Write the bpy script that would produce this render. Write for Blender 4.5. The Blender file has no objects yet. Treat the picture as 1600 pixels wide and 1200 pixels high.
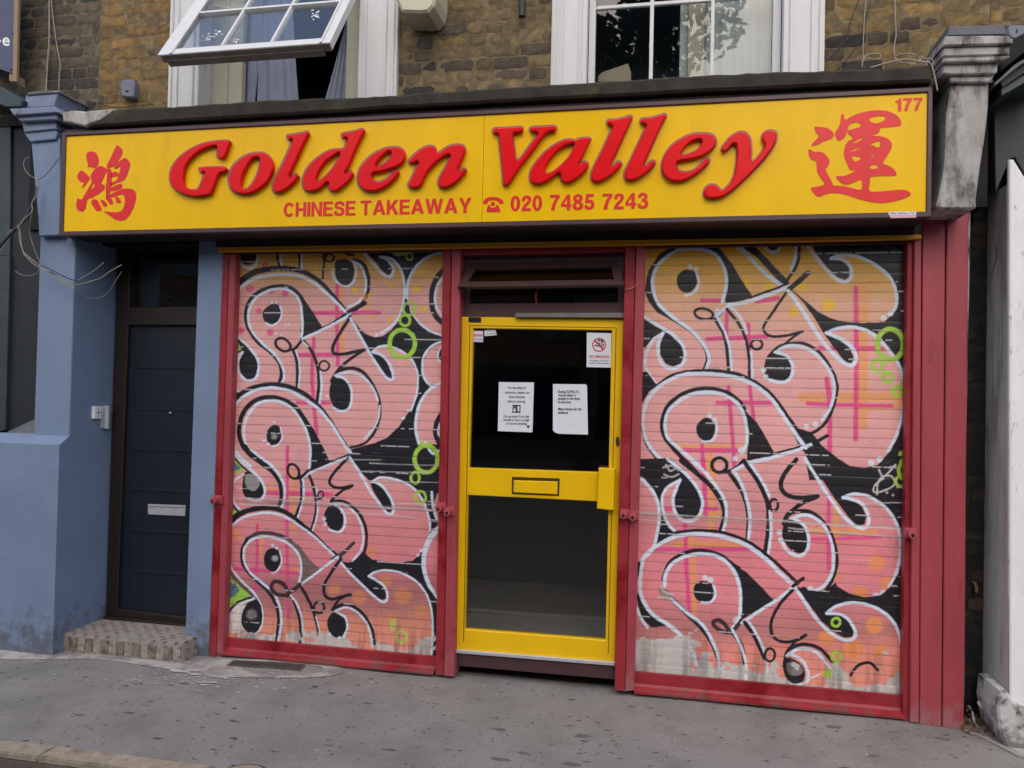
import bpy, bmesh, math, random
import numpy as np
from mathutils import Vector, Matrix
from mathutils.geometry import tessellate_polygon
random.seed(7)
rng = np.random.default_rng(5)
sc = bpy.context.scene
# ------------------------------------------------------------------ camera
FPX, DIST, HCAM = 1200.0, 4.6, 1.73
YAW, PITCH, ROLL = math.radians(11.18), math.radians(1.01), math.radians(1.28)
def _basis():
    cy, sy, cp, sp, cr, sr = math.cos(YAW), math.sin(YAW), math.cos(PITCH), math.sin(PITCH), math.cos(ROLL), math.sin(ROLL)
    F = Vector((-sy*cp, cy*cp, sp)); rt = Vector((cy, sy, 0)); up = rt.cross(F)
    return cr*rt+sr*up, -sr*rt+cr*up, F
CR, CU, CF = _basis()
CP = Vector((0, -DIST, HCAM))
cam = bpy.data.objects.new('camera', bpy.data.cameras.new('camera'))
sc.collection.objects.link(cam); sc.camera = cam
cam.matrix_world = Matrix(((CR.x, CU.x, -CF.x, CP.x), (CR.y, CU.y, -CF.y, CP.y), (CR.z, CU.z, -CF.z, CP.z), (0, 0, 0, 1)))
cam.data.sensor_width = 36; cam.data.lens = 36*FPX/1600; cam.data.clip_end = 500; cam.data.clip_start = 0.05
# ------------------------------------------------------------------ light
SUN_EL, SUN_AZ = math.radians(42), math.radians(174)     # azimuth clockwise from +Y
w = bpy.data.worlds.new('World'); sc.world = w; w.use_nodes = True
wn = w.node_tree; sky = wn.nodes.new('ShaderNodeTexSky'); sky.sky_type = 'NISHITA'; sky.sun_disc = False
sky.sun_elevation = SUN_EL; sky.sun_rotation = SUN_AZ; sky.air_density = 1.0; sky.dust_density = 3.0; sky.ozone_density = 0.6
wn.links.new(sky.outputs[0], wn.nodes['Background'].inputs[0]); wn.nodes['Background'].inputs[1].default_value = 0.15
sl = bpy.data.lights.new('sun', 'SUN'); sl.energy = 1.0; sl.angle = math.radians(110); sl.color = (1.0, 0.96, 0.9)
so = bpy.data.objects.new('sun', sl); sc.collection.objects.link(so)
sd = Vector((math.sin(SUN_AZ)*math.cos(SUN_EL), math.cos(SUN_AZ)*math.cos(SUN_EL), math.sin(SUN_EL)))
so.rotation_euler = sd.to_track_quat('Z', 'Y').to_euler()
sc.view_settings.view_transform = 'Standard'; sc.view_settings.look = 'None'
sc.view_settings.exposure = 0.5; sc.view_settings.gamma = 1.0
# ------------------------------------------------------------------ helpers
def ray(px, py):
    return CF*FPX + CR*(px-800) - CU*(py-600)
def P(px, py, y=0.0):                       # a traced photo point on the upright plane at depth y
    d = ray(px, py); t = (y+DIST)/d.y; return CP + d*t
def G(px, py, z=0.0):                       # a traced photo point on the level plane at height z
    d = ray(px, py); t = (z-HCAM)/d.z; return CP + d*t
def q(s, ox=0.0, oy=0.0, k=1.0):            # "x,y x,y" -> list of photo points
    return [(ox+float(a.split(',')[0])*k, oy+float(a.split(',')[1])*k) for a in s.split()]
def lin(c):
    return tuple((v/255/12.92 if v/255 <= .04045 else ((v/255+.055)/1.055)**2.4) for v in c)
def thing(name, label, cat, loc=(0, 0, 0), group=None):
    o = bpy.data.objects.new(name, None); sc.collection.objects.link(o); o.location = loc
    o.empty_display_size = .1
    o['label'] = label; o['category'] = cat
    if group: o['group'] = group
    return o
def tag(o, label=None, cat=None, group=None, kind=None):
    if label: o['label'] = label
    if cat: o['category'] = cat
    if group: o['group'] = group
    if kind: o['kind'] = kind
    return o
def mesh(name, V, F, mat, parent=None, smooth=False, fm=None):
    me = bpy.data.meshes.new(name)
    V = [Vector(v) for v in V]
    o = bpy.data.objects.new(name, me); sc.collection.objects.link(o)
    if parent is not None:
        o.parent = parent; off = ploc(parent)
        V = [v-off for v in V]
    else:
        xs = [v.x for v in V]; ys = [v.y for v in V]; zs = [v.z for v in V]
        off = Vector(((min(xs)+max(xs))/2, (min(ys)+max(ys))/2, min(zs)))
        o.location = off; V = [v-off for v in V]
    me.from_pydata(V, [], F)
    for m in (mat if isinstance(mat, (list, tuple)) else [mat]): me.materials.append(m)
    if fm: me.polygons.foreach_set('material_index', fm)
    if smooth: me.polygons.foreach_set('use_smooth', [True]*len(me.polygons))
    me.validate(); me.update()
    return o
def ploc(o):
    v = Vector((0, 0, 0))
    while o is not None: v += Vector(o.location); o = o.parent
    return v
class MB:                                    # collects shapes into ONE mesh
    def __init__(s): s.V = []; s.F = []; s.M = []
    def add(s, V, F, m=0):
        n = len(s.V); s.V += [Vector(v) for v in V]; s.F += [tuple(i+n for i in f) for f in F]; s.M += [m]*len(F); return s
    def box(s, a, b, m=0, bev=0.0):
        x0, y0, z0 = a; x1, y1, z1 = b
        if bev <= 0:
            V = [(x0,y0,z0),(x1,y0,z0),(x1,y1,z0),(x0,y1,z0),(x0,y0,z1),(x1,y0,z1),(x1,y1,z1),(x0,y1,z1)]
            return s.add(V, [(0,3,2,1),(4,5,6,7),(0,1,5,4),(1,2,6,5),(2,3,7,6),(3,0,4,7)], m)
        bm = bmesh.new(); bmesh.ops.create_cube(bm, size=1)
        for v in bm.verts:
            v.co = Vector((x0+(v.co.x+.5)*(x1-x0), y0+(v.co.y+.5)*(y1-y0), z0+(v.co.z+.5)*(z1-z0)))
        bmesh.ops.bevel(bm, geom=list(bm.edges), offset=bev, segments=2, affect='EDGES')
        bm.verts.index_update(); s.add([v.co.copy() for v in bm.verts], [[v.index for v in f.verts] for f in bm.faces], m); bm.free()
        return s
    def prism(s, pts, yf, yb, holes=(), bev=0.002, m=0, back=False):   # pts: world points (x,z) outline; front at yf, back at yb
        def area(p): return sum(p[i][0]*p[(i+1) % len(p)][1]-p[(i+1) % len(p)][0]*p[i][1] for i in range(len(p)))/2
        loops = [list(pts)]+[list(h) for h in holes]
        for i, l in enumerate(loops):
            a = area(l)
            if (a < 0) == (i == 0): loops[i] = l[::-1]
        def off(l, d):
            r = []
            n = len(l)
            for i in range(n):
                a = Vector(l[i-1]); b = Vector(l[i]); c = Vector(l[(i+1) % n])
                e1 = b-a; e2 = c-b
                if e1.length < 1e-9 or e2.length < 1e-9: r.append(tuple(b)); continue
                e1.normalize(); e2.normalize()
                n1 = Vector((-e1.y, e1.x)); n2 = Vector((-e2.y, e2.x)); nn = n1+n2
                if nn.length < .2: nn = n1.copy()
                nn.normalize(); k = max(.5, nn.dot(n1)); r.append((b.x+nn.x*d/k, b.y+nn.y*d/k))
            return r
        sg = 1 if yf < yb else -1
        inner = [off(l, bev) for l in loops] if bev > 0 else loops
        rings = [(loops, yb), (loops, yf+sg*bev)] + ([(inner, yf)] if bev > 0 else [])
        V = []; F = []; base = []
        for R, y in rings:
            base.append(len(V))
            for l in R: V += [(p[0], y, p[1]) for p in l]
        st = 0
        for l in loops:
            n = len(l)
            for k in range(len(rings)-1):
                for i in range(n):
                    j = (i+1) % n; a = base[k]+st; b = base[k+1]+st
                    F.append((a+i, a+j, b+j, b+i))
            st += n
        tl = [[Vector((p[0], p[1], 0)) for p in l] for l in inner]
        tri = tessellate_polygon(tl)
        flat = [p for l in tl for p in l]
        ta = sum(abs((flat[t[1]]-flat[t[0]]).cross(flat[t[2]]-flat[t[0]]).z)/2 for t in tri); pa = sum(area([(p.x, p.y) for p in l]) for l in tl)
        s.ok = abs(ta-pa) < .004*abs(pa)+1e-7 and all(area([(p.x, p.y) for p in l])*area(loops[i]) > 0 for i, l in enumerate(tl))
        F += [tuple(base[-1]+i for i in t) for t in tri]
        if back: F += [tuple(base[0]+i for i in t) for t in tri]
        return s.add(V, F, m)
    def pp(s, pts, yf, yb, holes=(), bev=0.002, m=0, back=False, yt=None):   # traced photo outline
        yt = yf if yt is None else yt
        c = lambda L: [(P(a, b, yt).x, P(a, b, yt).z) for a, b in L]
        return s.prism(c(pts), yf, yb, [c(h) for h in holes], bev, m, back)
    def tube(s, pts, r, n=8, m=0, cap=True):
        pts = [Vector(p) for p in pts]; V = []; F = []; up = Vector((0.13, 0.21, 1)).normalized()
        for i, p in enumerate(pts):
            t = (pts[min(i+1, len(pts)-1)]-pts[max(i-1, 0)]).normalized()
            u = t.cross(up)
            if u.length < .05: u = t.cross(Vector((1, 0, 0)))
            u.normalize(); v = t.cross(u)
            rr = r[i] if isinstance(r, (list, tuple)) else r
            V += [p+u*rr*math.cos(2*math.pi*k/n)+v*rr*math.sin(2*math.pi*k/n) for k in range(n)]
        for i in range(len(pts)-1):
            for k in range(n): F.append((i*n+k, i*n+(k+1) % n, (i+1)*n+(k+1) % n, (i+1)*n+k))
        if cap: F.append(tuple(range(n))[::-1]); F.append(tuple((len(pts)-1)*n+k for k in range(n)))
        return s.add(V, F, m)
    def build(s, name, mat, parent=None, smooth=False):
        o = mesh(name, s.V, s.F, mat, parent, smooth, s.M if isinstance(mat, (list, tuple)) else None)
        bm = bmesh.new(); bm.from_mesh(o.data); bmesh.ops.recalc_face_normals(bm, faces=bm.faces); bm.to_mesh(o.data); bm.free()
        return o
def catmull(pts, n=6, closed=False):
    p = [np.array(a, float) for a in pts]
    if len(p) < 3: return [tuple(a) for a in p]
    out = []; N = len(p)
    for i in range(N if closed else N-1):
        if closed: a, b, c, d = p[i-1], p[i], p[(i+1) % N], p[(i+2) % N]
        else: a, b, c, d = p[max(i-1, 0)], p[i], p[i+1], p[min(i+2, N-1)]
        for k in range(n):
            t = k/n
            out.append(tuple(.5*((2*b)+(-a+c)*t+(2*a-5*b+4*c-d)*t*t+(-a+3*b-3*c+d)*t**3)))
    if not closed: out.append(tuple(p[-1]))
    return out
def rect(x0, z0, x1, z1): return [(x0, z0), (x1, z0), (x1, z1), (x0, z1)]
def strip(mb, x0, z0, x1, z1, yf, yb, bev=.003, m=0): return mb.prism(rect(x0, z0, x1, z1), yf, yb, (), bev, m)
# ------------------------------------------------------------------ materials
def mat(name, rgb, rough=.6, var=.12, scale=6.0, rgb2=None, t2=(.55, .62), scale2=9.0, bump=0.0, bscale=60.0,
        metal=0.0, spec=.5, streak=None, dist=0.0, vcol=None, raw=False, foot=None):
    m = bpy.data.materials.new(name); m.use_nodes = True; nt = m.node_tree; N = nt.nodes; L = nt.links
    b = N['Principled BSDF']; b.inputs['Roughness'].default_value = rough; b.inputs['Metallic'].default_value = metal
    b.inputs['Specular IOR Level'].default_value = spec
    tc = N.new('ShaderNodeTexCoord'); geo = N.new('ShaderNodeNewGeometry')
    co = geo.outputs['Position']
    if streak:
        mp = N.new('ShaderNodeMapping'); mp.inputs['Scale'].default_value = streak; L.new(co, mp.inputs[0]); sco = mp.outputs[0]
    else: sco = co
    def noise(s, c, det=6, r=.6):
        n = N.new('ShaderNodeTexNoise'); n.inputs['Scale'].default_value = s; n.inputs['Detail'].default_value = det
        n.inputs['Roughness'].default_value = r; n.inputs['Distortion'].default_value = dist
        L.new(c, n.inputs['Vector']); return n.outputs['Fac']
    c = rgb if raw else lin(rgb)
    if vcol:
        at = N.new('ShaderNodeAttribute'); at.attribute_name = vcol; base = at.outputs['Color']
    else:
        rg = N.new('ShaderNodeRGB'); rg.outputs[0].default_value = (*c, 1); base = rg.outputs[0]
    mr = N.new('ShaderNodeMapRange'); mr.inputs[1].default_value = .3; mr.inputs[2].default_value = .7
    mr.inputs[3].default_value = 1-var; mr.inputs[4].default_value = 1+var
    L.new(noise(scale, sco), mr.inputs[0])
    mx = N.new('ShaderNodeVectorMath'); mx.operation = 'SCALE'; L.new(base, mx.inputs[0]); L.new(mr.outputs[0], mx.inputs['Scale'])
    out = mx.outputs[0]
    if rgb2 is not None:
        mr2 = N.new('ShaderNodeMapRange'); mr2.inputs[1].default_value = t2[0]; mr2.inputs[2].default_value = t2[1]
        L.new(noise(scale2, sco, 8, .65), mr2.inputs[0])
        mm = N.new('ShaderNodeMix'); mm.data_type = 'RGBA'; L.new(mr2.outputs[0], mm.inputs['Factor'])
        L.new(out, mm.inputs['A']); mm.inputs['B'].default_value = (*(rgb2 if raw else lin(rgb2)), 1); out = mm.outputs['Result']
    if foot is not None:                                             # splashed dirt and chipping close to the ground
        fh, fcol = foot; sx = N.new('ShaderNodeSeparateXYZ'); L.new(co, sx.inputs[0])
        hm = N.new('ShaderNodeMapRange'); hm.inputs[1].default_value = 0; hm.inputs[2].default_value = fh; hm.inputs[3].default_value = .30; hm.inputs[4].default_value = -.12; L.new(sx.outputs['Z'], hm.inputs[0])
        ad = N.new('ShaderNodeMath'); ad.operation = 'ADD'; L.new(noise(13, co, 8, .7), ad.inputs[0]); L.new(hm.outputs[0], ad.inputs[1])
        fr_ = N.new('ShaderNodeMapRange'); fr_.inputs[1].default_value = .60; fr_.inputs[2].default_value = .78; fr_.inputs[4].default_value = .75; L.new(ad.outputs[0], fr_.inputs[0])
        m3 = N.new('ShaderNodeMix'); m3.data_type = 'RGBA'; L.new(fr_.outputs[0], m3.inputs['Factor']); L.new(out, m3.inputs['A']); m3.inputs['B'].default_value = (*lin(fcol), 1); out = m3.outputs['Result']
    L.new(out, b.inputs['Base Color'])
    rr = N.new('ShaderNodeMapRange'); rr.inputs[3].default_value = max(.02, rough-.1); rr.inputs[4].default_value = min(1, rough+.12)
    L.new(noise(scale*2.3, co), rr.inputs[0]); L.new(rr.outputs[0], b.inputs['Roughness'])
    if bump:
        bp = N.new('ShaderNodeBump'); bp.inputs['Strength'].default_value = min(1, bump); bp.inputs['Distance'].default_value = .004
        L.new(noise(bscale, co, 8, .7), bp.inputs['Height']); L.new(bp.outputs[0], b.inputs['Normal'])
    m['rgb'] = rgb
    return m
def glass(name, tint, refl=.9, rough=.01, base=.06):
    m = bpy.data.materials.new(name); m.use_nodes = True; nt = m.node_tree; N = nt.nodes; L = nt.links
    N.remove(N['Principled BSDF']); out = N['Material Output']
    tr = N.new('ShaderNodeBsdfTransparent'); tr.inputs[0].default_value = (*tint, 1)
    gl = N.new('ShaderNodeBsdfGlossy'); gl.inputs['Roughness'].default_value = rough; gl.inputs['Color'].default_value = (refl, refl, refl, 1)
    fa = N.new('ShaderNodeLayerWeight'); fa.inputs['Blend'].default_value = .5
    pw = N.new('ShaderNodeMath'); pw.operation = 'POWER'; pw.inputs[1].default_value = 4; L.new(fa.outputs['Facing'], pw.inputs[0])
    lw = N.new('ShaderNodeMapRange'); lw.inputs[3].default_value = base; lw.inputs[4].default_value = .95; L.new(pw.outputs[0], lw.inputs[0])
    no = N.new('ShaderNodeTexNoise'); no.inputs['Scale'].default_value = 1.3; no.inputs['Detail'].default_value = 1
    geo = N.new('ShaderNodeNewGeometry'); L.new(geo.outputs['Position'], no.inputs['Vector'])
    bp = N.new('ShaderNodeBump'); bp.inputs['Strength'].default_value = .25; bp.inputs['Distance'].default_value = .01
    L.new(no.outputs['Fac'], bp.inputs['Height']); L.new(bp.outputs[0], gl.inputs['Normal'])
    mx = N.new('ShaderNodeMixShader'); L.new(lw.outputs[0], mx.inputs[0]); L.new(tr.outputs[0], mx.inputs[1]); L.new(gl.outputs[0], mx.inputs[2])
    L.new(mx.outputs[0], out.inputs['Surface'])
    return m
M = dict(
 yellow=mat('sign_yellow', (234, 187, 0), .3, .05, 3, rgb2=(206, 164, 44), t2=(.58, .82), scale2=3.5, streak=(1.6, 1, .5), spec=.2),
 red=mat('letter_red', (222, 0, 16), .3, .05, 8, spec=.2),
 redflat=mat('vinyl_red', (216, 8, 18), .4, .07, 14),
 rim=mat('letter_rim_mauve', (140, 100, 96), .45, .12, 30),
 maroon=mat('maroon_frame', (72, 48, 52), .4, .12, 12),
 darkbox=mat('sign_box_dark', (38, 26, 28), .6, .15, 10),
 post=mat('red_gloss_paint', (150, 46, 54), .36, .14, 5, rgb2=(124, 16, 26), t2=(.5, .62), scale2=3.0, bump=.25, bscale=40, spec=.35, foot=(.10, (92, 78, 72))),
 postdull=mat('red_faded_paint', (156, 62, 72), .5, .12, 6, rgb2=(112, 36, 44), t2=(.62, .72), scale2=14, bump=.25, bscale=60, streak=(1, 1, .3), foot=(.3, (148, 104, 106))),
 dooryel=mat('door_yellow', (232, 186, 0), .35, .06, 4, rgb2=(190, 140, 0), t2=(.68, .8), scale2=10),
 stripyel=mat('strip_yellow', (196, 140, 20), .5, .12, 10),
 blue=mat('blue_render', (115, 133, 161), .65, .05, 3.0, rgb2=(106, 124, 152), t2=(.48, .72), scale2=2.6, bump=.5, bscale=22, foot=(.5, (84, 82, 84))),
 bluedk=mat('blue_render_reveal', (92, 120, 168), .6, .07, 3.0, bump=.3, bscale=25),
 bluest=mat('blue_weathered', (124, 136, 162), .75, .18, 7, rgb2=(78, 74, 62), t2=(.56, .72), scale2=9, bump=.4, bscale=50),
 doorblk=mat('navy_door', (20, 27, 40), .42, .1, 5, bump=.1, bscale=80),
 wooddk=mat('dark_wood', (32, 21, 18), .5, .2, 12, streak=(4, 4, .6)),
 white=mat('white_gloss_paint', (206, 207, 208), .45, .05, 6, rgb2=(176, 172, 166), t2=(.6, .78), scale2=8, streak=(3, 3, .5), bump=.12, bscale=50),
 whitedirty=mat('dirty_wood_underside', (112, 110, 104), .7, .25, 12),
 stone=mat('weathered_stone', (166, 163, 160), .85, .25, 9, rgb2=(70, 65, 62), t2=(.46, .64), scale2=7, streak=(1.3, 1.3, .6), bump=.8, bscale=30),
 ledge=mat('mossy_ledge', (50, 47, 40), .95, .4, 9, rgb2=(70, 74, 46), t2=(.55, .7), scale2=5, bump=1, bscale=32),
 lead=mat('grey_lead', (90, 94, 100), .6, .2, 9, rgb2=(150, 152, 158), t2=(.6, .7), scale2=14, bump=.3),
 metal=mat('brushed_metal', (196, 198, 204), .35, .08, 20, metal=.4),
 alu=mat('aluminium_strip', (128, 124, 122), .4, .12, 14, metal=.5),
 black=mat('black_void', (12, 11, 12), .8, .2, 5),
 plast=mat('grey_plastic', (104, 111, 124), .5, .06, 14),
 cream=mat('cream_plastic', (196, 190, 164), .5, .08, 9, rgb2=(60, 58, 46), t2=(.6, .72), scale2=11),
 paper=mat('paper', (214, 220, 228), .8, .02, 20),
 ink=mat('ink', (70, 72, 78), .8, .05, 20),
 inkred=mat('ink_red', (196, 60, 60), .8, .05, 20),
 cable=mat('white_cable', (146, 138, 128), .6, .12, 20),
 cabledk=mat('black_cable', (30, 30, 34), .5, .1, 20),
 teal=mat('teal_shopfront', (50, 62, 66), .5, .18, 4, rgb2=(72, 84, 88), t2=(.55, .8), scale2=3),
 tealdk=mat('teal_dark', (28, 34, 40), .6, .18, 4),
 navy=mat('navy_board', (72, 78, 104), .55, .05, 4),
 timber=mat('raw_timber', (146, 122, 98), .7, .12, 9, streak=(6, 6, .8)),
 wtext=mat('white_lettering', (232, 232, 236), .6, .02, 9),
 gapwall=mat('sooty_brick_gap', (36, 31, 30), .9, .4, 14, rgb2=(96, 80, 66), t2=(.68, .74), scale2=9, bump=1, bscale=25),
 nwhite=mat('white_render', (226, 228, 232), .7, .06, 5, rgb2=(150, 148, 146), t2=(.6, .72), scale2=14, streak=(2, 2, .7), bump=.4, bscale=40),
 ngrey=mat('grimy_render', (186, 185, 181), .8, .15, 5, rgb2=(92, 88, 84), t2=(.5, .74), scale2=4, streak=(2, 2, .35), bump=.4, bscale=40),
 curtblue=mat('blue_curtain', (136, 141, 160), .9, .1, 9),
 curtwhite=mat('white_blind', (158, 164, 158), .8, .05, 9),
 curtcream=mat('cream_blind', (180, 178, 156), .8, .05, 9),
 room=mat('room_dark', (44, 42, 42), .9, .1, 2),
 card=mat('cardboard_box', (150, 138, 116), .8, .06, 9),
 rustiron=mat('iron_grate', (96, 92, 88), .6, .25, 20, bump=.3),
 rubbish=mat('dry_leaf', (120, 92, 66), .8, .3, 30),
 litterwhite=mat('litter_white', (200, 198, 196), .7, .1, 20),
 foliage=mat('foliage', (62, 84, 40), .8, .4, 2),
 bark=mat('bark', (78, 66, 54), .9, .3, 9),
 oppbrick=mat('opposite_brick', (112, 84, 62), .9, .2, 3),
 glassdoor=glass('door_glass', (.8, .82, .82), base=.09),
 glasspale=glass('closed_window_glass', (.93, .95, .96), .9, base=.035),
 glasswin=glass('window_glass', (.93, .95, .96), .95, base=.10),
)
# ------------------------------------------------------------------ roller shutters with spray paint
BLK = (27, 26, 32); WHT = (204, 216, 232); MAG = (214, 72, 132); ORG = (222, 150, 92); YEL = (222, 178, 50); GRN = (158, 200, 72)
GREY = (172, 168, 164)
def ck(v, tab):
    xs = [t[0] for t in tab]; a = np.array([t[1] for t in tab], float)
    return np.stack([np.interp(v, xs, a[:, i]) for i in range(3)], -1)
class Painter:
    def __init__(s, px, py, fill):
        s.x = px; s.y = py; s.c = fill.astype(float).copy(); s.f = (0, 0, 1)
        s.n1 = None
    def crop(s, ox, oy, k): s.f = (ox, oy, k); return s
    def pts(s, t): return q(t, *s.f) if isinstance(t, str) else [(s.f[0]+a*s.f[2], s.f[1]+b*s.f[2]) for a, b in t]
    def blend(s, idx, a, col):
        a = a[:, None]
        s.c[idx] = s.c[idx]*(1-a)+(np.array(col, float) if not isinstance(col, np.ndarray) else col)*a
    def fill(s, col, t, smooth=True, op=1.0, soft=None):
        p = s.pts(t)
        if smooth: p = catmull(p, 5, True)
        p = np.array(p); x0, y0 = p.min(0); x1, y1 = p.max(0)
        idx = np.nonzero((s.x > x0) & (s.x < x1) & (s.y > y0) & (s.y < y1))[0]
        if not len(idx): return
        X = s.x[idx]; Y = s.y[idx]; ins = np.zeros(len(idx), bool)
        for i in range(len(p)):
            ax, ay = p[i-1]; bx, by = p[i]
            if ay == by: continue
            ins ^= ((ay > Y) != (by > Y)) & (X < (bx-ax)*(Y-ay)/(by-ay)+ax)
        i2 = idx[ins]
        s.blend(i2, np.full(len(i2), op), col if not isinstance(col, np.ndarray) else col[i2])
        if op == 1.0 and not isinstance(col, np.ndarray): s.stroke(col, 1.2, None, raw=np.vstack([p, p[:1]]))
    def stroke(s, col, w, t, soft=1.0, op=1.0, w2=None, raw=None, closed=False):
        if raw is None:
            p = np.array(catmull(s.pts(t), 6, closed)); w = w*s.f[2]; w2 = None if w2 is None else w2*s.f[2]
            if closed: p = np.vstack([p, p[:1]])
        else: p = raw
        if w2 is None: w2 = w
        m = max(w, w2)/2+soft+1
        if len(p) == 1: p = np.vstack([p, p+.01])
        idx = np.nonzero((s.x > p[:, 0].min()-m) & (s.x < p[:, 0].max()+m) & (s.y > p[:, 1].min()-m) & (s.y < p[:, 1].max()+m))[0]
        if not len(idx): return
        X = s.x[idx]; Y = s.y[idx]; al = np.zeros(len(idx)); n = len(p)-1
        for i in range(n):
            a = p[i]; b = p[i+1]; wi = (w+(w2-w)*(i+.5)/n)/2; mm = wi+soft+1
            k = np.nonzero((X > min(a[0], b[0])-mm) & (X < max(a[0], b[0])+mm) & (Y > min(a[1], b[1])-mm) & (Y < max(a[1], b[1])+mm))[0]
            if not len(k): continue
            d = b-a; L2 = d@d+1e-9; tx = X[k]-a[0]; ty = Y[k]-a[1]
            u = np.clip((tx*d[0]+ty*d[1])/L2, 0, 1); D = np.hypot(tx-u*d[0], ty-u*d[1])
            al[k] = np.maximum(al[k], np.clip((wi-D)/soft+.5, 0, 1))
        s.blend(idx, al*op, col)
    def K(s, w, t, **k): s.stroke(BLK, w, t, **k)
    def W(s, w, t, **k): s.stroke(WHT, w, t, soft=1.2, **k)
    def dot(s, col, r, x, y, soft=2.0, op=.9): s.stroke(col, 2*r, [(x, y), (x+.5, y)], soft=soft, op=op)
    def ring(s, col, cx, cy, rx, ry, w, rot=0, soft=1.0, op=1.0):
        c, n = math.cos(rot), math.sin(rot)
        s.stroke(col, w, [(cx+rx*math.cos(a)*c-ry*math.sin(a)*n, cy+rx*math.cos(a)*n+ry*math.sin(a)*c) for a in [k*math.pi/5 for k in range(10)]], closed=True, soft=soft, op=op)
    def MG(s, w, *a):
        for t in a: s.stroke(MAG, w, t, soft=1.6, op=.9)
    def OG(s, w, *a):
        for t in a: s.stroke(ORG, w, t, soft=5, op=.8)

def vnoise(x, y, seed, oct=4):
    r = np.random.default_rng(seed); out = 0; amp = 1; tot = 0
    for o in range(oct):
        g = r.random((64, 64)); xi = np.floor(x).astype(int); yi = np.floor(y).astype(int); fx = x-xi; fy = y-yi
        fx = fx*fx*(3-2*fx); fy = fy*fy*(3-2*fy)
        a = g[yi % 64, xi % 64]; b = g[yi % 64, (xi+1) % 64]; c = g[(yi+1) % 64, xi % 64]; d = g[(yi+1) % 64, (xi+1) % 64]
        out = out+amp*((a*(1-fx)+b*fx)*(1-fy)+(c*(1-fx)+d*fx)*fy); tot += amp; amp *= .55; x = x*2.03+7; y = y*2.03+3
    return out/tot

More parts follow.
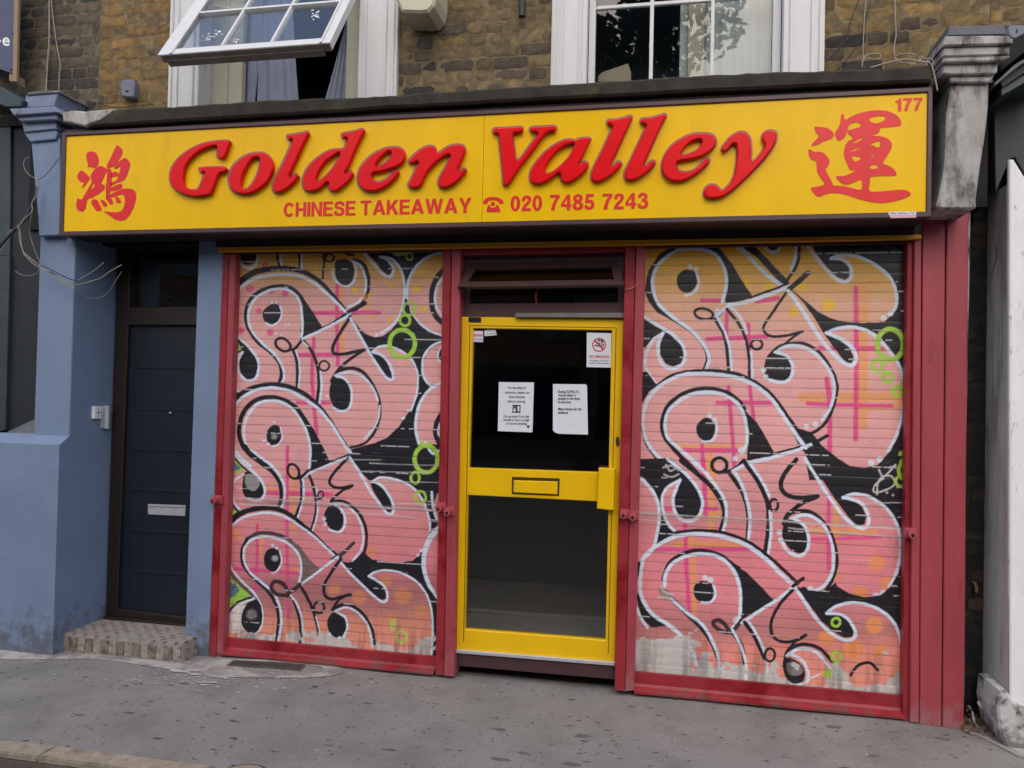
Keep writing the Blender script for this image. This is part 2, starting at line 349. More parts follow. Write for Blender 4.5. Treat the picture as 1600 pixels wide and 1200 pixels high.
def paint_left(s):
    s.crop(340, 370, .3)
    # ---- row 0 (top strip)
    s.fill(BLK, "120,70 195,70 198,118 172,142 135,138 118,100"); s.W(13, "112,118 130,150 165,165 198,145 208,95")
    s.K(15, "310,60 312,110 325,170"); s.W(13, "326,60 326,110 334,158")
    s.K(14, "420,60 425,120 428,165"); s.W(13, "436,60 436,120 436,178")
    s.K(12, "545,60 552,130 545,215"); s.ring(BLK, 580, 108, 24, 20, 10); s.K(12, "555,80 565,100")
    s.K(12, "640,60 668,88 705,94"); s.K(22, "712,122 755,140 780,195 785,260 768,320 735,365 700,400", w2=14)
    s.W(13, "705,128 742,148 764,195 772,250 758,305 725,345 680,362")
    s.fill(BLK, "618,125 665,118 700,140 706,190 690,238 652,250 622,222 610,165"); s.W(12, "597,172 606,215 640,250 680,255 712,222 722,170 706,130")
    s.fill(BLK, "752,60 850,95 900,112 905,165 890,195 865,182 830,138 785,88"); 
    s.fill(BLK, [(745, 55), (1180, 55), (1180, 85), (1120, 92), (1050, 135), (1005, 190), (985, 250), (976, 335), (975, 240), (950, 165), (915, 120), (870, 98), (845, 95)], smooth=False)
    s.W(15, "742,62 775,100 815,145 855,190 895,208 915,185 908,150 885,120 845,104"); s.W(13, "845,104 895,110 940,148 966,205 972,285 962,365 938,425 900,470 850,500")
    # right circle
    W0 = "1180,85 1110,98 1050,135 1008,190 986,260 986,335 1004,395 1045,445 1100,488 1180,520"
    s.W(15, W0); s.K(26, "1180,165 1140,215 1115,290 1118,370 1140,420 1180,455"); s.W(13, "1180,200 1148,248 1132,310 1140,372 1180,425")
    s.dot(YEL, 18, 1055, 182); s.dot(YEL, 22, 1035, 268); s.dot(YEL, 17, 1068, 376); s.dot(YEL, 14, 895, 432); s.dot(YEL, 15, 716, 276); s.dot(YEL, 12, 900, 258)
    for x, y, r in ((105, 175, 16), (375, 205, 14), (508, 170, 14), (540, 275, 10), (790, 305, 12), (445, 320, 8)): s.dot(YEL, r, x, y)
    for x, y, r in ((246, 152, 18), (166, 270, 19), (276, 276, 20), (350, 294, 17), (214, 386, 15), (122, 487, 15), (272, 498, 17)): s.dot(MAG, r, x, y, op=.8)
    s.OG(26, "640,260 645,600", "760,300 800,420")
    s.MG(22, "470,397 840,395"); s.MG(20, "622,255 620,420 625,668", "418,616 612,612"); s.MG(20, "500,530 490,740 515,1025", "415,865 580,866"); s.MG(16, "362,1100 358,1210")
    # ---- row 1
    s.K(34, "75,285 130,222 200,182 300,164 390,168 470,192 545,245 600,305 660,375", w2=16)
    s.W(16, "78,305 130,255 200,215 300,197 400,198 480,228 560,288 620,345 662,388")
    s.K(20, "415,292 370,262 300,258 220,282 166,332 145,400 156,470 205,545 275,602 322,660 330,720 318,775")
    s.fill(BLK, [(415, 285), (435, 305), (478, 370), (545, 475), (500, 497), (440, 528), (430, 500), (438, 430), (430, 345)], smooth=False)
    s.W(15, "436,540 415,572"); s.W(14, "434,525 440,470 436,390 425,335 398,297 345,270 275,276 205,312 168,362 158,430 178,492 232,556 292,608 332,668 345,728 326,772")
    s.fill(BLK, "234,408 245,378 272,356 302,352 322,364 326,400 310,436 278,454 246,440"); s.W(10, "324,362 332,402 316,442 280,462 252,450")
    for x, y in ((280, 342), (302, 340)): s.dot(WHT, 7, x, y, soft=1)
    for x, y in ((352, 462), (370, 458), (300, 505), (330, 510)): s.dot(WHT, 7, x, y, soft=1, op=.6)
    # left tail and green
    s.fill((150, 196, 80), "55,500 95,525 132,572 100,600 70,628 52,625"); s.fill((96, 140, 158), "50,540 90,545 108,568 85,590 50,600")
    s.fill(BLK, [(70, 490), (128, 545), (160, 575), (198, 625), (208, 680), (190, 732), (155, 742), (120, 715), (112, 660), (128, 600), (120, 570)], smooth=False)
    s.K(8, "60,645 90,610 132,585"); s.W(14, "68,482 112,528 158,572 203,630 214,680 198,732 160,750 124,728 105,690 106,645 128,600")
    s.W(13, "126,604 92,640 76,690 78,745 95,790 132,820"); s.fill((158, 200, 84), "55,822 130,818 92,862 55,910"); s.K(10, "52,735 72,790 112,826")
    # legs
    s.K(15, "392,592 408,640 414,710 412,790"); s.W(10, "402,585 420,640 427,710 420,785")
    s.K(16, "436,532 482,586 514,660 525,740 522,820 512,870"); s.W(9, "440,545 470,572"); s.W(12, "534,700 540,770 530,868")
    s.K(14, "540,478 600,450 680,395 765,345", w2=24); s.W(15, "440,532 520,494 600,455 688,405")
    s.ring(BLK, 338, 562, 42, 30, 14, rot=.6); s.K(14, "375,590 405,578 432,545")
    s.ring(BLK, 553, 672, 26, 25, 10)
    s.K(17, "690,415 640,495 602,562 600,602 640,612 700,602 770,586"); s.K(15, "765,588 690,636 630,690 590,752")
    s.K(19, "598,745 630,700 685,684 745,698 795,750 828,815 845,885 838,960 808,1030 760,1078 690,1098", w2=12)
    s.W(12, "610,722 660,706 720,712 772,742 812,795 832,855"); s.W(9, "845,880 832,960 795,1018 762,1050")
    s.fill(BLK, "604,735 640,733 668,750 688,790 690,845 676,890 638,902 604,880 585,840 586,785"); s.W(14, "620,727 660,738 692,785 697,845 680,895 640,908 605,892"); s.dot(WHT, 7, 570, 830, soft=1)
    s.dot(WHT, 8, 772, 1045, soft=1); s.dot(WHT, 8, 790, 1020, soft=1)
    # black field right of row 1
    s.fill(BLK, [(697, 425), (730, 470), (765, 505), (815, 527), (860, 520), (905, 488), (945, 435), (968, 380), (977, 320), (986, 330), (1004, 400), (1045, 455), (1100, 498), (1180, 528), (1180, 548), (1120, 570), (1085, 610), (1068, 660), (1075, 735), (1108, 778), (1065, 830), (1040, 890), (1030, 960), (1030, 1020), (1050, 1080), (1085, 1140), (1140, 1215), (760, 1215), (690, 1110), (760, 1092), (820, 1076), (880, 1050), (945, 990), (1000, 905), (1030, 850), (1042, 780), (1038, 700), (1005, 632), (945, 590), (880, 568), (825, 575), (800, 602), (780, 580)], smooth=False)
    s.fill(BLK, "800,606 842,618 880,650 903,700 905,735 882,735 850,695 820,650")
    s.W(15, "692,425 740,515 795,612 855,705 890,742 912,738 905,690 880,642 845,612 806,600"); s.W(13, "806,600 835,574 880,567 945,590 1003,632 1036,695 1042,765 1032,832 1005,905", w2=11)
    s.dot(WHT, 9, 992, 905, soft=1); s.dot(WHT, 9, 966, 945, soft=1); s.dot(WHT, 9, 828, 512, soft=1); s.dot(WHT, 9, 855, 496, soft=1)
    # right mid circles
    s.fill(BLK, "1180,590 1150,600 1148,630 1180,640"); s.W(14, "1180,540 1120,565 1080,610 1065,665 1075,735 1108,776"); s.W(12, "1180,568 1152,590 1148,640 1180,660")
    s.W(16, "1180,755 1110,790 1062,848 1036,920 1030,1000 1050,1080 1090,1145 1150,1210"); s.K(24, "1180,905 1148,950 1132,1010 1150,1070 1180,1100"); s.W(10, "1180,940 1152,985 1150,1030 1180,1075")
    for cx, cy, rx, ry, ww in ((960, 556, 66, 72, 24), (975, 435, 27, 28, 15), (997, 374, 30, 32, 13), (998, 103, 17, 18, 10), (1085, 1140, 60, 60, 22)): s.ring(GRN, cx, cy, rx, ry, ww, soft=1.8)
    s.stroke(GRN, 18, "898,62 935,92 990,80", soft=1.8)
    # ---- row 2 arch (upper crop)
    s.K(30, "62,880 125,815 215,778 320,772 410,796 500,856 570,935 630,1030 690,1125", w2=14)
    s.crop(340, 700, .3)
    # green / blue left border
    s.fill((150, 194, 76), "40,0 60,20 130,108 80,140 62,180 55,240 70,300 100,345 40,410 30,410"); s.fill((84, 126, 146), "55,60 95,85 112,108 80,118 55,110")
    s.fill((150, 194, 76), "30,600 60,650 110,720 175,780 95,815 50,870 30,930"); s.fill((84, 120, 138), "35,680 70,700 110,740 80,770 35,790"); s.K(6, "30,650 90,700 70,740 35,760", op=.5)
    s.crop(340, 370, .3); s.K(9, "55,1050 68,1120 120,1190 180,1240"); s.W(16, "60,965 76,900 122,842 190,800 280,785 370,802 445,842 530,902 600,988 655,1078 690,1122")
    s.W(14, "60,960 62,1020 78,1085 115,1145 170,1195"); 
    s.K(28, "470,985 440,940 400,888 340,850 265,836 195,852 142,900 114,970 112,1040 142,1108 205,1165 280,1220", w2=20)
    s.fill(BLK, [(450, 945), (495, 1000), (540, 1085), (582, 1175), (520, 1205), (475, 1222), (482, 1130), (475, 1060)], smooth=False)
    s.W(14, "470,1235 480,1170 480,1100 470,1040 448,985 410,922 360,875 290,852 212,866 162,920 138,980 138,1050 162,1108 222,1162 290,1212")
    s.fill(BLK, "255,1032 266,1000 294,981 322,1000 327,1040 312,1078 285,1086 262,1066"); s.W(9, "326,1000 335,1045 312,1082 282,1090"); s.dot((150, 150, 150), 16, 292, 1042, soft=3)
    s.dot(WHT, 8, 292, 965, soft=1); s.dot(WHT, 8, 240, 1062, soft=1); s.dot(WHT, 8, 262, 1080, soft=1)
    s.crop(340, 700, .3)
    s.OG(22, "392,130 392,440", "260,212 470,280", "222,420 222,560", "330,640 420,640", "80,430 110,470")
    s.MG(16, "362,-5 360,400 365,880"); s.MG(22, "250,232 590,242"); s.MG(17, "205,400 205,560 195,740", "80,628 415,650")
    for x, y, r in ((605, 740, 32), (735, 780, 36), (965, 770, 46), (1062, 850, 38), (872, 695, 34), (800, 540, 26), (905, 900, 26), (520, 955, 30)): s.dot((214, 140, 84), r, x, y, soft=7, op=.6)
    s.K(20, "140,-10 185,42 255,95 310,160 330,222 326,282 312,322"); s.W(13, "172,10 220,48 285,96 328,155 346,215 344,272 328,318")
    s.fill(BLK, "145,128 190,150 222,182 236,222 224,252 190,264 150,255 130,225 132,175"); s.fill((160, 158, 154), "150,138 205,142 218,185 195,222 160,215 140,180", op=.85)
    s.K(9, "60,195 66,260 85,310 122,345"); s.W(13, "50,-20 112,62 182,122 228,172 244,222 228,264 190,277 158,265"); s.W(12, "132,138 92,166 76,212 86,282 128,336"); s.dot(WHT, 7, 178, 270, soft=1)
    s.K(16, "430,150 437,215 430,290 398,372"); s.W(11, "442,160 447,220 440,290 410,376")
    s.K(15, "470,130 496,200 512,280 506,360 484,432"); s.W(10, "512,205 520,290 512,372 490,436")
    s.W(13, "440,155 485,128 540,104 600,78 682,48"); s.K(9, "470,118 540,92 600,66 690,32")
    s.ring(BLK, 393, 122, 28, 40, 13, rot=-.4); s.K(14, "415,160 440,148 470,118"); s.ring(BLK, 534, 246, 15, 20, 8, rot=.4); s.K(8, "512,272 530,264")
    s.K(15, "685,48 625,105 584,162 592,196 640,208 700,196"); s.K(14, "700,198 640,228 590,275")
    s.K(18, "572,330 598,285 645,278 695,302 742,352 768,412 774,480 760,545 715,590 672,606", w2=13); s.W(11, "585,292 640,288 692,316 732,365 752,425 755,490 738,545 700,588")
    s.fill(BLK, "555,365 565,325 600,302 632,322 652,355 652,395 632,425 600,426 570,400"); s.W(13, "600,290 640,318 662,362 658,412 628,440 580,425"); s.dot(WHT, 10, 553, 370, soft=1); s.dot(WHT, 11, 558, 396, soft=1)
    # black right of row 2
    s.fill(BLK, [(690, 40), (740, 5), (1180, -20), (1180, 205), (1140, 240), (1118, 300), (1125, 350), (1142, 385), (1142, 415), (1112, 418), (1100, 340), (1072, 275), (1030, 215), (965, 172), (890, 150), (835, 152), (800, 178), (750, 130)], smooth=False)
    s.fill(BLK, "800,184 850,194 890,250 908,300 906,325 878,328 840,272 812,222")
    s.W(14, "686,50 740,130 792,222 842,292 880,338 910,342 912,292 882,232 842,188 803,176"); s.W(12, "803,176 840,155 900,157 970,180 1030,220 1072,282 1096,350 1106,420 1096,480 1075,522")
    s.fill(BLK, [(640, 590), (690, 605), (735, 588), (766, 548), (800, 582), (870, 597), (950, 600), (1020, 588), (1078, 530), (1105, 440), (1145, 415), (1180, 430), (1120, 450), (1090, 500), (1068, 570), (1075, 650), (1100, 725), (1180, 830), (1180, 1000), (1140, 1085), (1112, 1078), (1118, 950), (1110, 850), (1092, 780), (1055, 720), (1010, 680), (945, 650), (880, 638), (820, 645), (785, 668), (740, 700), (690, 650)], smooth=False)
    s.fill(BLK, "720,650 782,672 830,690 862,722 873,760 866,786 835,782 790,745 745,705")
    s.W(13, "640,598 700,665 760,722 812,772 860,802 882,785 876,742 850,706 785,668"); s.W(12, "785,668 822,646 880,638 950,650 1015,682 1060,722 1095,782 1112,850 1120,950 1112,1072")
    s.dot(WHT, 9, 1042, 560, soft=1); s.dot(WHT, 9, 1060, 534, soft=1)
    s.W(30, "1150,420 1112,460 1086,515 1072,580 1078,650 1105,722 1160,800", w2=18); s.W(14, "1115,230 1120,300 1140,375"); s.W(14, "1180,-5 1120,30 1080,-30"); s.stroke((140, 110, 115), 20, "1165,250 1150,300 1160,360", soft=3, op=.7)
    for cx, cy, rx, ry, ww in ((1085, 58, 60, 70, 24), (1028, 155, 22, 30, 15), (1056, 258, 28, 32, 14)): s.ring(GRN, cx, cy, rx, ry, ww, soft=1.8)
    # ---- row 3
    s.K(30, "30,425 100,352 190,318 290,315 360,340 430,392 510,462 570,520 640,572", w2=14)
    s.W(13, "42,500 52,435 110,375 190,345 272,338 345,356 410,396 480,446 545,502 640,596")
    s.stroke((84, 72, 74), 14, "36,560 58,640 110,702 180,770", soft=2); s.W(12, "42,495 48,570 80,642 132,702 192,762 226,832 232,900 212,952 182,975")
    s.stroke((66, 56, 58), 18, "432,560 402,510 352,468 282,445 205,446 152,475", soft=2); s.K(16, "152,475 126,530 126,590 152,642 212,702 272,762 306,832 316,905 302,1010")
    s.fill((112, 92, 90), [(350, 470), (420, 505), (470, 570), (535, 636), (480, 680), (425, 712), (436, 620), (420, 560)], smooth=False, op=.95)
    s.W(13, "422,700 434,640 424,565 385,512 330,480 252,462 182,474 140,520 136,582 162,642 222,698 286,752 320,822 330,905 316,1004")
    s.fill(BLK, "242,575 255,538 285,524 315,540 324,590 306,632 280,642 250,620"); s.W(9, "322,540 332,595 308,642 282,652"); s.dot((170, 170, 176), 17, 297, 575, soft=3); s.dot(WHT, 9, 285, 510, soft=1); s.dot(WHT, 9, 306, 520, soft=1)
    s.fill((216, 206, 200), "60,960 52,900 85,850 135,815 150,850 130,900 140,950"); s.fill(BLK, "190,780 222,828 228,900 206,950 172,966 132,932 124,880 148,822"); s.dot((150, 148, 148), 28, 175, 868, soft=5, op=.8)
    s.W(13, "188,785 130,808 82,842 52,890 46,945"); s.K(10, "172,780 100,806 50,868 34,930"); s.dot(WHT, 11, 142, 968, soft=1); s.dot(WHT, 11, 174, 970, soft=1)
    s.K(15, "368,758 402,812 422,880 430,950 426,1030"); s.W(11, "380,768 412,815 434,880 442,960"); s.K(16, "430,722 466,780 496,850 516,920 528,985"); s.W(8, "512,880 530,960")
    s.stroke((60, 50, 54), 22, "600,580 655,545 705,495", soft=1.5, w2=16); s.W(13, "425,716 500,662 560,616 625,568")
    s.stroke((58, 38, 44), 20, "360,770 300,760 278,725 300,695 345,715 365,750 400,735 425,712", soft=1.5); s.ring(BLK, 527, 832, 27, 30, 12)
    s.K(16, "640,580 590,650 555,712 556,765 590,788 640,776 690,765"); s.K(14, "680,765 630,792 592,850"); s.K(16, "600,845 645,818 702,825 752,862 786,912 806,962 816,1022"); s.W(11, "610,850 660,832 710,846 758,890 790,950 806,1040")
    s.fill(BLK, "572,900 598,862 640,868 664,905 662,952 642,985 602,982 578,950"); s.W(12, "618,856 660,880 674,930 655,985"); s.dot(WHT, 9, 580, 972, soft=1); s.dot(WHT, 9, 632, 990, soft=1)
    s.stroke((176, 206, 90), 26, "912,905 912,940", soft=4, op=.8); s.ring((176, 206, 90), 957, 985, 26, 30, 14, soft=3, op=.9)
    # patched band, scratches
    s.fill((132, 108, 110), [(120, 262), (330, 262), (700, 290), (1140, 305), (1140, 330), (700, 318), (340, 298), (150, 300)], smooth=False, op=.35)
    for a in ("50,206 150,212", "380,255 560,258", "60,258 330,270 700,298 1150,322", "640,338 900,350 1140,385", "930,290 1150,295", "60,290 340,305", "560,60 850,62", "800,82 1160,92", "700,120 1100,128", "690,172 1150,180"):
        s.stroke((190, 186, 186), 6, a, soft=.8, op=.75)

def paint_right(s):
    s.crop(980, 360, .31659)
    OGs = ("1165,290 1165,620 1162,960", "860,826 1360,822", "400,410 420,420"); s.OG(48, *OGs[:1]); s.OG(44, OGs[1]); s.OG(30, "230,1070 570,1072", "410,1040 400,1200", "1180,880 1350,860")
    for x, y, r in ((185, 180, 20), (587, 257, 20), (700, 272, 26), (865, 275, 25), (822, 402, 24), (993, 366, 32), (660, 190, 14), (230, 235, 10)): s.dot(YEL, r, x, y)
    s.MG(24, "1130,285 1132,660 1128,1030"); s.MG(21, "952,580 1290,582", "370,345 470,347", "640,352 745,332", "260,1086 540,1086", "395,536 690,524", "445,851 725,851"); s.MG(19, "890,854 1090,862 1308,866", "492,410 490,520", "598,462 602,600", "500,772 515,960 532,1190", "605,772 614,850 625,930", "370,1050 374,1200"); s.MG(24, "985,732 1000,860 1000,1110")
    # row 0 + circle
    s.fill(BLK, [(88, 300), (105, 200), (160, 115), (250, 72), (380, 68), (455, 88), (520, 170), (565, 250), (620, 328), (500, 364), (484, 345), (494, 262), (482, 190), (440, 118), (380, 92), (300, 84), (220, 105), (150, 165), (120, 240), (128, 310), (160, 372), (240, 432), (220, 440), (150, 405), (108, 350)], smooth=False)
    s.K(22, "112,330 150,390 230,438 318,498 372,560 396,625 378,690", w2=14)
    s.W(18, "470,352 490,265 480,192 440,122 380,97 300,89 220,112 152,172 126,240 132,310 162,372 232,432 312,490 362,542 395,595 404,640 388,692")
    s.fill(BLK, "247,242 262,210 295,194 332,207 343,250 326,290 290,304 258,285"); s.W(13, "342,210 354,255 334,304 290,320"); s.dot(WHT, 12, 310, 178, soft=1); s.dot(WHT, 12, 341, 190, soft=1)
    s.fill(BLK, [(540, 60), (610, 60), (690, 140), (745, 200), (795, 250), (770, 275), (720, 215), (640, 130)], smooth=False); s.W(20, "505,55 580,108 660,190 720,242 765,272")
    s.fill(BLK, "685,60 748,60 738,88 712,96"); s.W(14, "676,58 690,92 735,106 765,70"); s.W(16, "830,55 832,130 810,192"); s.K(15, "853,55 846,140 822,200 788,248")
    s.fill(BLK, [(903, 50), (1400, 50), (1400, 470), (1270, 457), (1322, 400), (1342, 330), (1320, 252), (1270, 190), (1200, 143), (1130, 113), (1050, 112), (1005, 128), (1012, 146), (1060, 152), (1095, 182), (1096, 225), (1075, 242), (1040, 228), (990, 182), (940, 120)], smooth=False)
    s.W(17, "882,58 932,132 990,200 1040,244 1082,252 1106,230 1108,190 1085,155 1050,140 1008,138"); s.W(17, "1008,138 1050,121 1130,126 1200,156 1270,202 1315,262 1332,330 1325,382 1300,412"); s.dot(WHT, 14, 1300, 410, soft=1); s.dot(WHT, 14, 1266, 432, soft=1)
    # tail row 1
    s.fill(BLK, [(80, 435), (150, 480), (218, 520), (268, 575), (278, 620), (262, 655), (225, 670), (190, 655), (165, 610), (160, 555), (178, 505), (125, 530), (80, 585)], smooth=False)
    s.W(17, "75,422 150,468 220,510 270,562 286,612 270,662 222,682 180,666 156,620 155,560 178,506"); s.W(15, "178,506 130,540 97,600 90,660 108,712 152,768")
    s.fill(BLK, [(75, 700), (95, 700), (148, 768), (105, 795), (75, 850)], smooth=False)
    s.ring(BLK, 378, 412, 46, 26, 13, rot=.2); s.K(13, "415,432 450,420 482,385"); s.W(17, "432,432 462,402 500,372"); s.dot(WHT, 13, 445, 398, soft=1)
    s.K(17, "432,436 472,502 492,580 502,700"); s.W(14, "446,432 482,500 506,580 518,705")
    s.K(14, "492,388 548,458 588,545 602,640 602,735"); s.W(13, "506,370 560,432 592,505"); s.W(12, "612,600 616,660 618,735")
    s.W(18, "500,366 600,350 700,316 825,268"); s.K(11, "605,332 700,298 795,262"); s.K(24, "800,290 850,248 892,210")
    s.K(13, "785,308 728,390 680,462 676,500 712,522 780,520 865,500"); s.K(12, "850,506 800,542 742,592 700,622")
    s.K(15, "685,660 700,622 742,580 800,558 880,560 950,602 1002,672 1032,742 1036,802 1012,890 970,960 910,1000 860,990 805,968")
    s.W(16, "730,602 782,572 850,570 920,602 980,662 1016,732 1022,802 1002,880 962,935"); s.dot(WHT, 14, 930, 957, soft=1); s.dot(WHT, 14, 885, 967, soft=1)
    s.fill(BLK, "682,655 700,622 742,608 780,624 806,665 800,715 770,742 730,744 695,726 678,690"); s.W(16, "742,604 790,620 818,672 810,722 770,750 702,738"); s.dot(WHT, 13, 673, 688, soft=1); s.dot(WHT, 13, 684, 722, soft=1)
    s.ring(BLK, 640, 563, 28, 24, 12); s.K(12, "600,575 618,570")
    # black between lobe 1 and row 2
    s.fill(BLK, [(812, 292), (880, 350), (940, 400), (1000, 435), (1080, 453), (1160, 458), (1270, 455), (1400, 455), (1400, 1220), (1382, 1180), (1275, 1180), (1310, 1080), (1345, 1000), (1372, 890), (1382, 780), (1368, 690), (1330, 625), (1290, 570), (1235, 510), (1180, 480), (1100, 468), (1020, 480), (975, 507), (1040, 530), (1090, 570), (1115, 620), (1110, 652), (1085, 652), (1040, 600), (980, 520), (920, 420), (860, 340)], smooth=False)
    s.W(19, "795,298 850,370 902,452 960,540 1022,612 1080,658 1116,662 1132,630 1112,580 1060,538 985,506"); s.W(17, "985,506 1030,486 1100,476 1172,490 1232,526 1292,592 1342,662 1366,742 1370,822 1356,922 1330,1012 1288,1090"); s.dot(WHT, 15, 1246, 1130, soft=1); s.dot(WHT, 16, 1206, 1148, soft=1)
    s.fill(BLK, [(800, 958), (850, 985), (912, 1002), (960, 1062), (1040, 1128), (1100, 1165), (1160, 1176), (1240, 1160), (1310, 1080), (1400, 1000), (1400, 1230), (900, 1230), (880, 1100), (850, 1060), (820, 1000)], smooth=False)
    s.ring(GRN, 1300, 562, 64, 76, 26, soft=1.8); s.ring(GRN, 1236, 668, 27, 28, 19, soft=1.8); s.ring(GRN, 1286, 725, 22, 24, 19, soft=1.8); s.ring(GRN, 1334, 792, 20, 22, 19, soft=1.8)
    # ---- arch 2
    s.K(18, "140,775 225,716 330,695 450,695 552,712 642,756 722,822 790,915 838,985 890,1062"); s.W(19, "80,900 110,822 170,762 260,716 360,706 462,713 560,732 642,772 712,832 770,912 830,1002 882,1074")
    s.K(8, "70,960 90,1050 140,1125 200,1190"); s.W(17, "80,895 79,965 97,1042 150,1112 222,1172 300,1235")
    s.K(17, "580,880 560,850 500,802 420,781 330,786 250,820 192,880 170,960 186,1022 242,1092 302,1152 360,1215", w2=20)
    s.fill(BLK, [(580, 890), (640, 950), (690, 1035), (733, 1112), (592, 1134), (597, 1060), (592, 970)], smooth=False)
    s.W(17, "565,1100 590,1050 590,980 572,900 532,842 462,807 380,799 292,820 212,880 187,950 200,1022 262,1082 322,1132 400,1205")
    s.fill(BLK, "342,978 360,944 390,927 425,944 433,985 415,1026 385,1038 354,1016"); s.W(13, "436,940 442,992 422,1038 370,1045"); s.dot(WHT, 13, 406, 912, soft=1); s.dot(WHT, 13, 431, 936, soft=1); s.dot(WHT, 15, 562, 1085, soft=1); s.dot(WHT, 13, 534, 1126, soft=1)
    s.W(17, "590,1147 700,1126 800,1096 912,1056"); s.K(9, "600,1128 700,1108 850,1068"); s.K(17, "920,1052 945,1038 988,1014")
    s.stroke(GRN, 18, "1352,1098 1342,1140 1352,1200", soft=1.5)
    # ---- lower crop
    s.crop(980, 720, .35008)
    s.OG(30, "380,20 375,310", "230,232 410,236", "210,374 540,374"); s.OG(26, "292,340 300,680", "800,308 1110,322", "932,170 930,520")
    for x, y, r in ((1115, 456, 34), (1040, 592, 32), (1160, 545, 28), (1105, 736, 38), (1010, 842, 44), (890, 792, 34), (1130, 850, 30)): s.dot((226, 142, 84), r, x, y, soft=4, op=.85)
    s.MG(20, "340,-5 346,120 350,245"); s.MG(18, "258,250 265,480 278,680", "160,216 400,216", "130,396 545,396", "900,150 900,480"); s.MG(14, "810,352 960,348 1130,342")
    s.fill(BLK, [(50, -5), (190, -10), (250, 40), (300, 100), (335, 170), (322, 230), (290, 258), (250, 255), (218, 230), (208, 170), (236, 84), (165, 120), (152, 190), (158, 240), (185, 300), (222, 328), (150, 370), (118, 402), (140, 330), (148, 250), (138, 190), (110, 130), (60, 78)], smooth=False)
    s.K(20, "240,0 302,50 372,112 420,182 434,242 418,312"); s.W(15, "290,0 345,50 402,120 438,190 442,262 425,322")
    s.W(15, "180,-8 262,60 312,122 336,182 324,242 290,268 240,262 215,230 205,170 236,84"); s.W(13, "236,84 180,120 156,170 164,240 188,290 222,326"); s.W(15, "62,78 110,130 140,200 140,290 115,390 68,440")
    s.ring(BLK, 411, 20, 34, 32, 15, rot=.4); s.K(18, "435,50 475,42 522,0")
    s.W(16, "470,48 530,16 620,-8"); s.K(18, "455,52 502,122 532,190 542,262 536,358"); s.W(15, "484,55 520,128 544,215 548,292 540,362")
    s.K(20, "528,12 582,90 622,172 632,252 626,342 614,420"); s.W(14, "546,10 602,90 634,160"); s.W(14, "638,215 642,330 626,430")
    s.ring(BLK, 655, 198, 18, 26, 11); s.K(10, "632,215 642,205")
    s.K(20, "755,-5 702,60 686,112 712,152 772,166 850,158"); s.K(18, "842,164 772,196 718,240")
    s.K(20, "700,280 722,238 775,225 832,236 880,280 916,342 936,422 930,492 900,560 862,592 785,570", w2=14); s.W(15, "728,264 782,242 832,252 880,292 912,362 922,432 915,502 882,556 840,580"); s.dot(WHT, 14, 818, 572, soft=1)
    s.fill(BLK, "694,340 700,290 722,264 762,276 792,306 806,352 800,392 770,412 728,392"); s.W(15, "740,256 790,290 812,352 800,405 765,425 715,402 692,365"); s.dot(WHT, 12, 679, 320, soft=1); s.dot(WHT, 12, 684, 354, soft=1)
    # black right
    s.fill(BLK, [(812, -10), (935, -10), (990, 25), (1080, 36), (1150, 12), (1200, -20), (1260, -20), (1260, 420), (1238, 380), (1222, 310), (1188, 235), (1135, 180), (1070, 146), (1000, 142), (958, 166), (1010, 175), (1050, 210), (1066, 250), (1060, 282), (1030, 290), (990, 250), (930, 170), (870, 80)], smooth=False)
    s.W(15, "795,-10 850,80 910,172 962,242 1012,288 1052,302 1078,280 1072,232 1040,186 965,164"); s.W(14, "965,164 1010,149 1070,156 1132,192 1182,242 1210,302 1222,372 1215,452 1195,520 1170,562")
    s.dot(WHT, 16, 1145, 592, soft=1); s.dot(WHT, 18, 1112, 608, soft=1)
    s.fill(BLK, [(755, 562), (790, 576), (850, 586), (900, 572), (930, 546), (938, 562), (990, 594), (1060, 612), (1130, 605), (1180, 562), (1215, 500), (1240, 400), (1260, 400), (1260, 830), (1230, 790), (1200, 730), (1155, 680), (1080, 642), (1000, 632), (935, 648), (892, 682), (950, 690), (985, 715), (1012, 755), (1005, 785), (970, 788), (920, 760), (870, 715), (820, 650)], smooth=False)
    s.W(15, "748,562 800,642 850,712 912,772 970,800 1010,796 1020,762 990,712 950,686 892,682"); s.W(14, "892,682 930,652 1000,635 1080,646 1152,682 1202,742 1228,830")
    s.fill((78, 56, 56), "1230,600 1236,640 1225,700 1215,650", op=.5)
    # silver tag
    for t in ("1198,18 1150,70 1104,112 1104,140 1150,132 1192,108 1186,74 1150,66 1120,96 1116,150", "1124,40 1142,82", "1170,30 1196,26"): s.stroke((186, 184, 180), 9, t, soft=1)
    for x, y in ((1160, 142), (1186, 153)): s.dot((190, 188, 184), 6, x, y, soft=1)
    for t in ("160,30 200,22 228,42", "165,62 200,72 230,60", "172,18 190,44 214,36"): s.stroke((176, 172, 168), 9, t, soft=1.2)
    s.stroke(GRN, 17, "1228,-5 1212,40 1226,78", soft=1.2); s.ring(GRN, 1220, 92, 20, 22, 14); s.stroke(GRN, 14, "1238,158 1236,195")
    # arch 3
    s.K(14, "140,362 222,322 330,312 432,322 540,362 632,428 702,490 762,548"); s.W(18, "60,470 80,425 132,380 220,338 320,326 432,341 532,377 622,442 682,502 742,556")
    s.fill(BLK, [(40, 455), (72, 452), (58, 500), (40, 530)], smooth=False); s.fill(BLK, [(40, 590), (64, 610), (108, 682), (182, 735), (110, 742), (60, 700)], smooth=False)
    s.W(17, "68,448 58,540 66,612 110,682 182,732 242,782 288,842 310,912"); s.W(12, "45,660 60,700 90,745")
    s.K(15, "500,480 472,462 412,420 332,401 252,414 186,460 160,530"); s.K(20, "195,615 272,688 332,748 378,812 405,880")
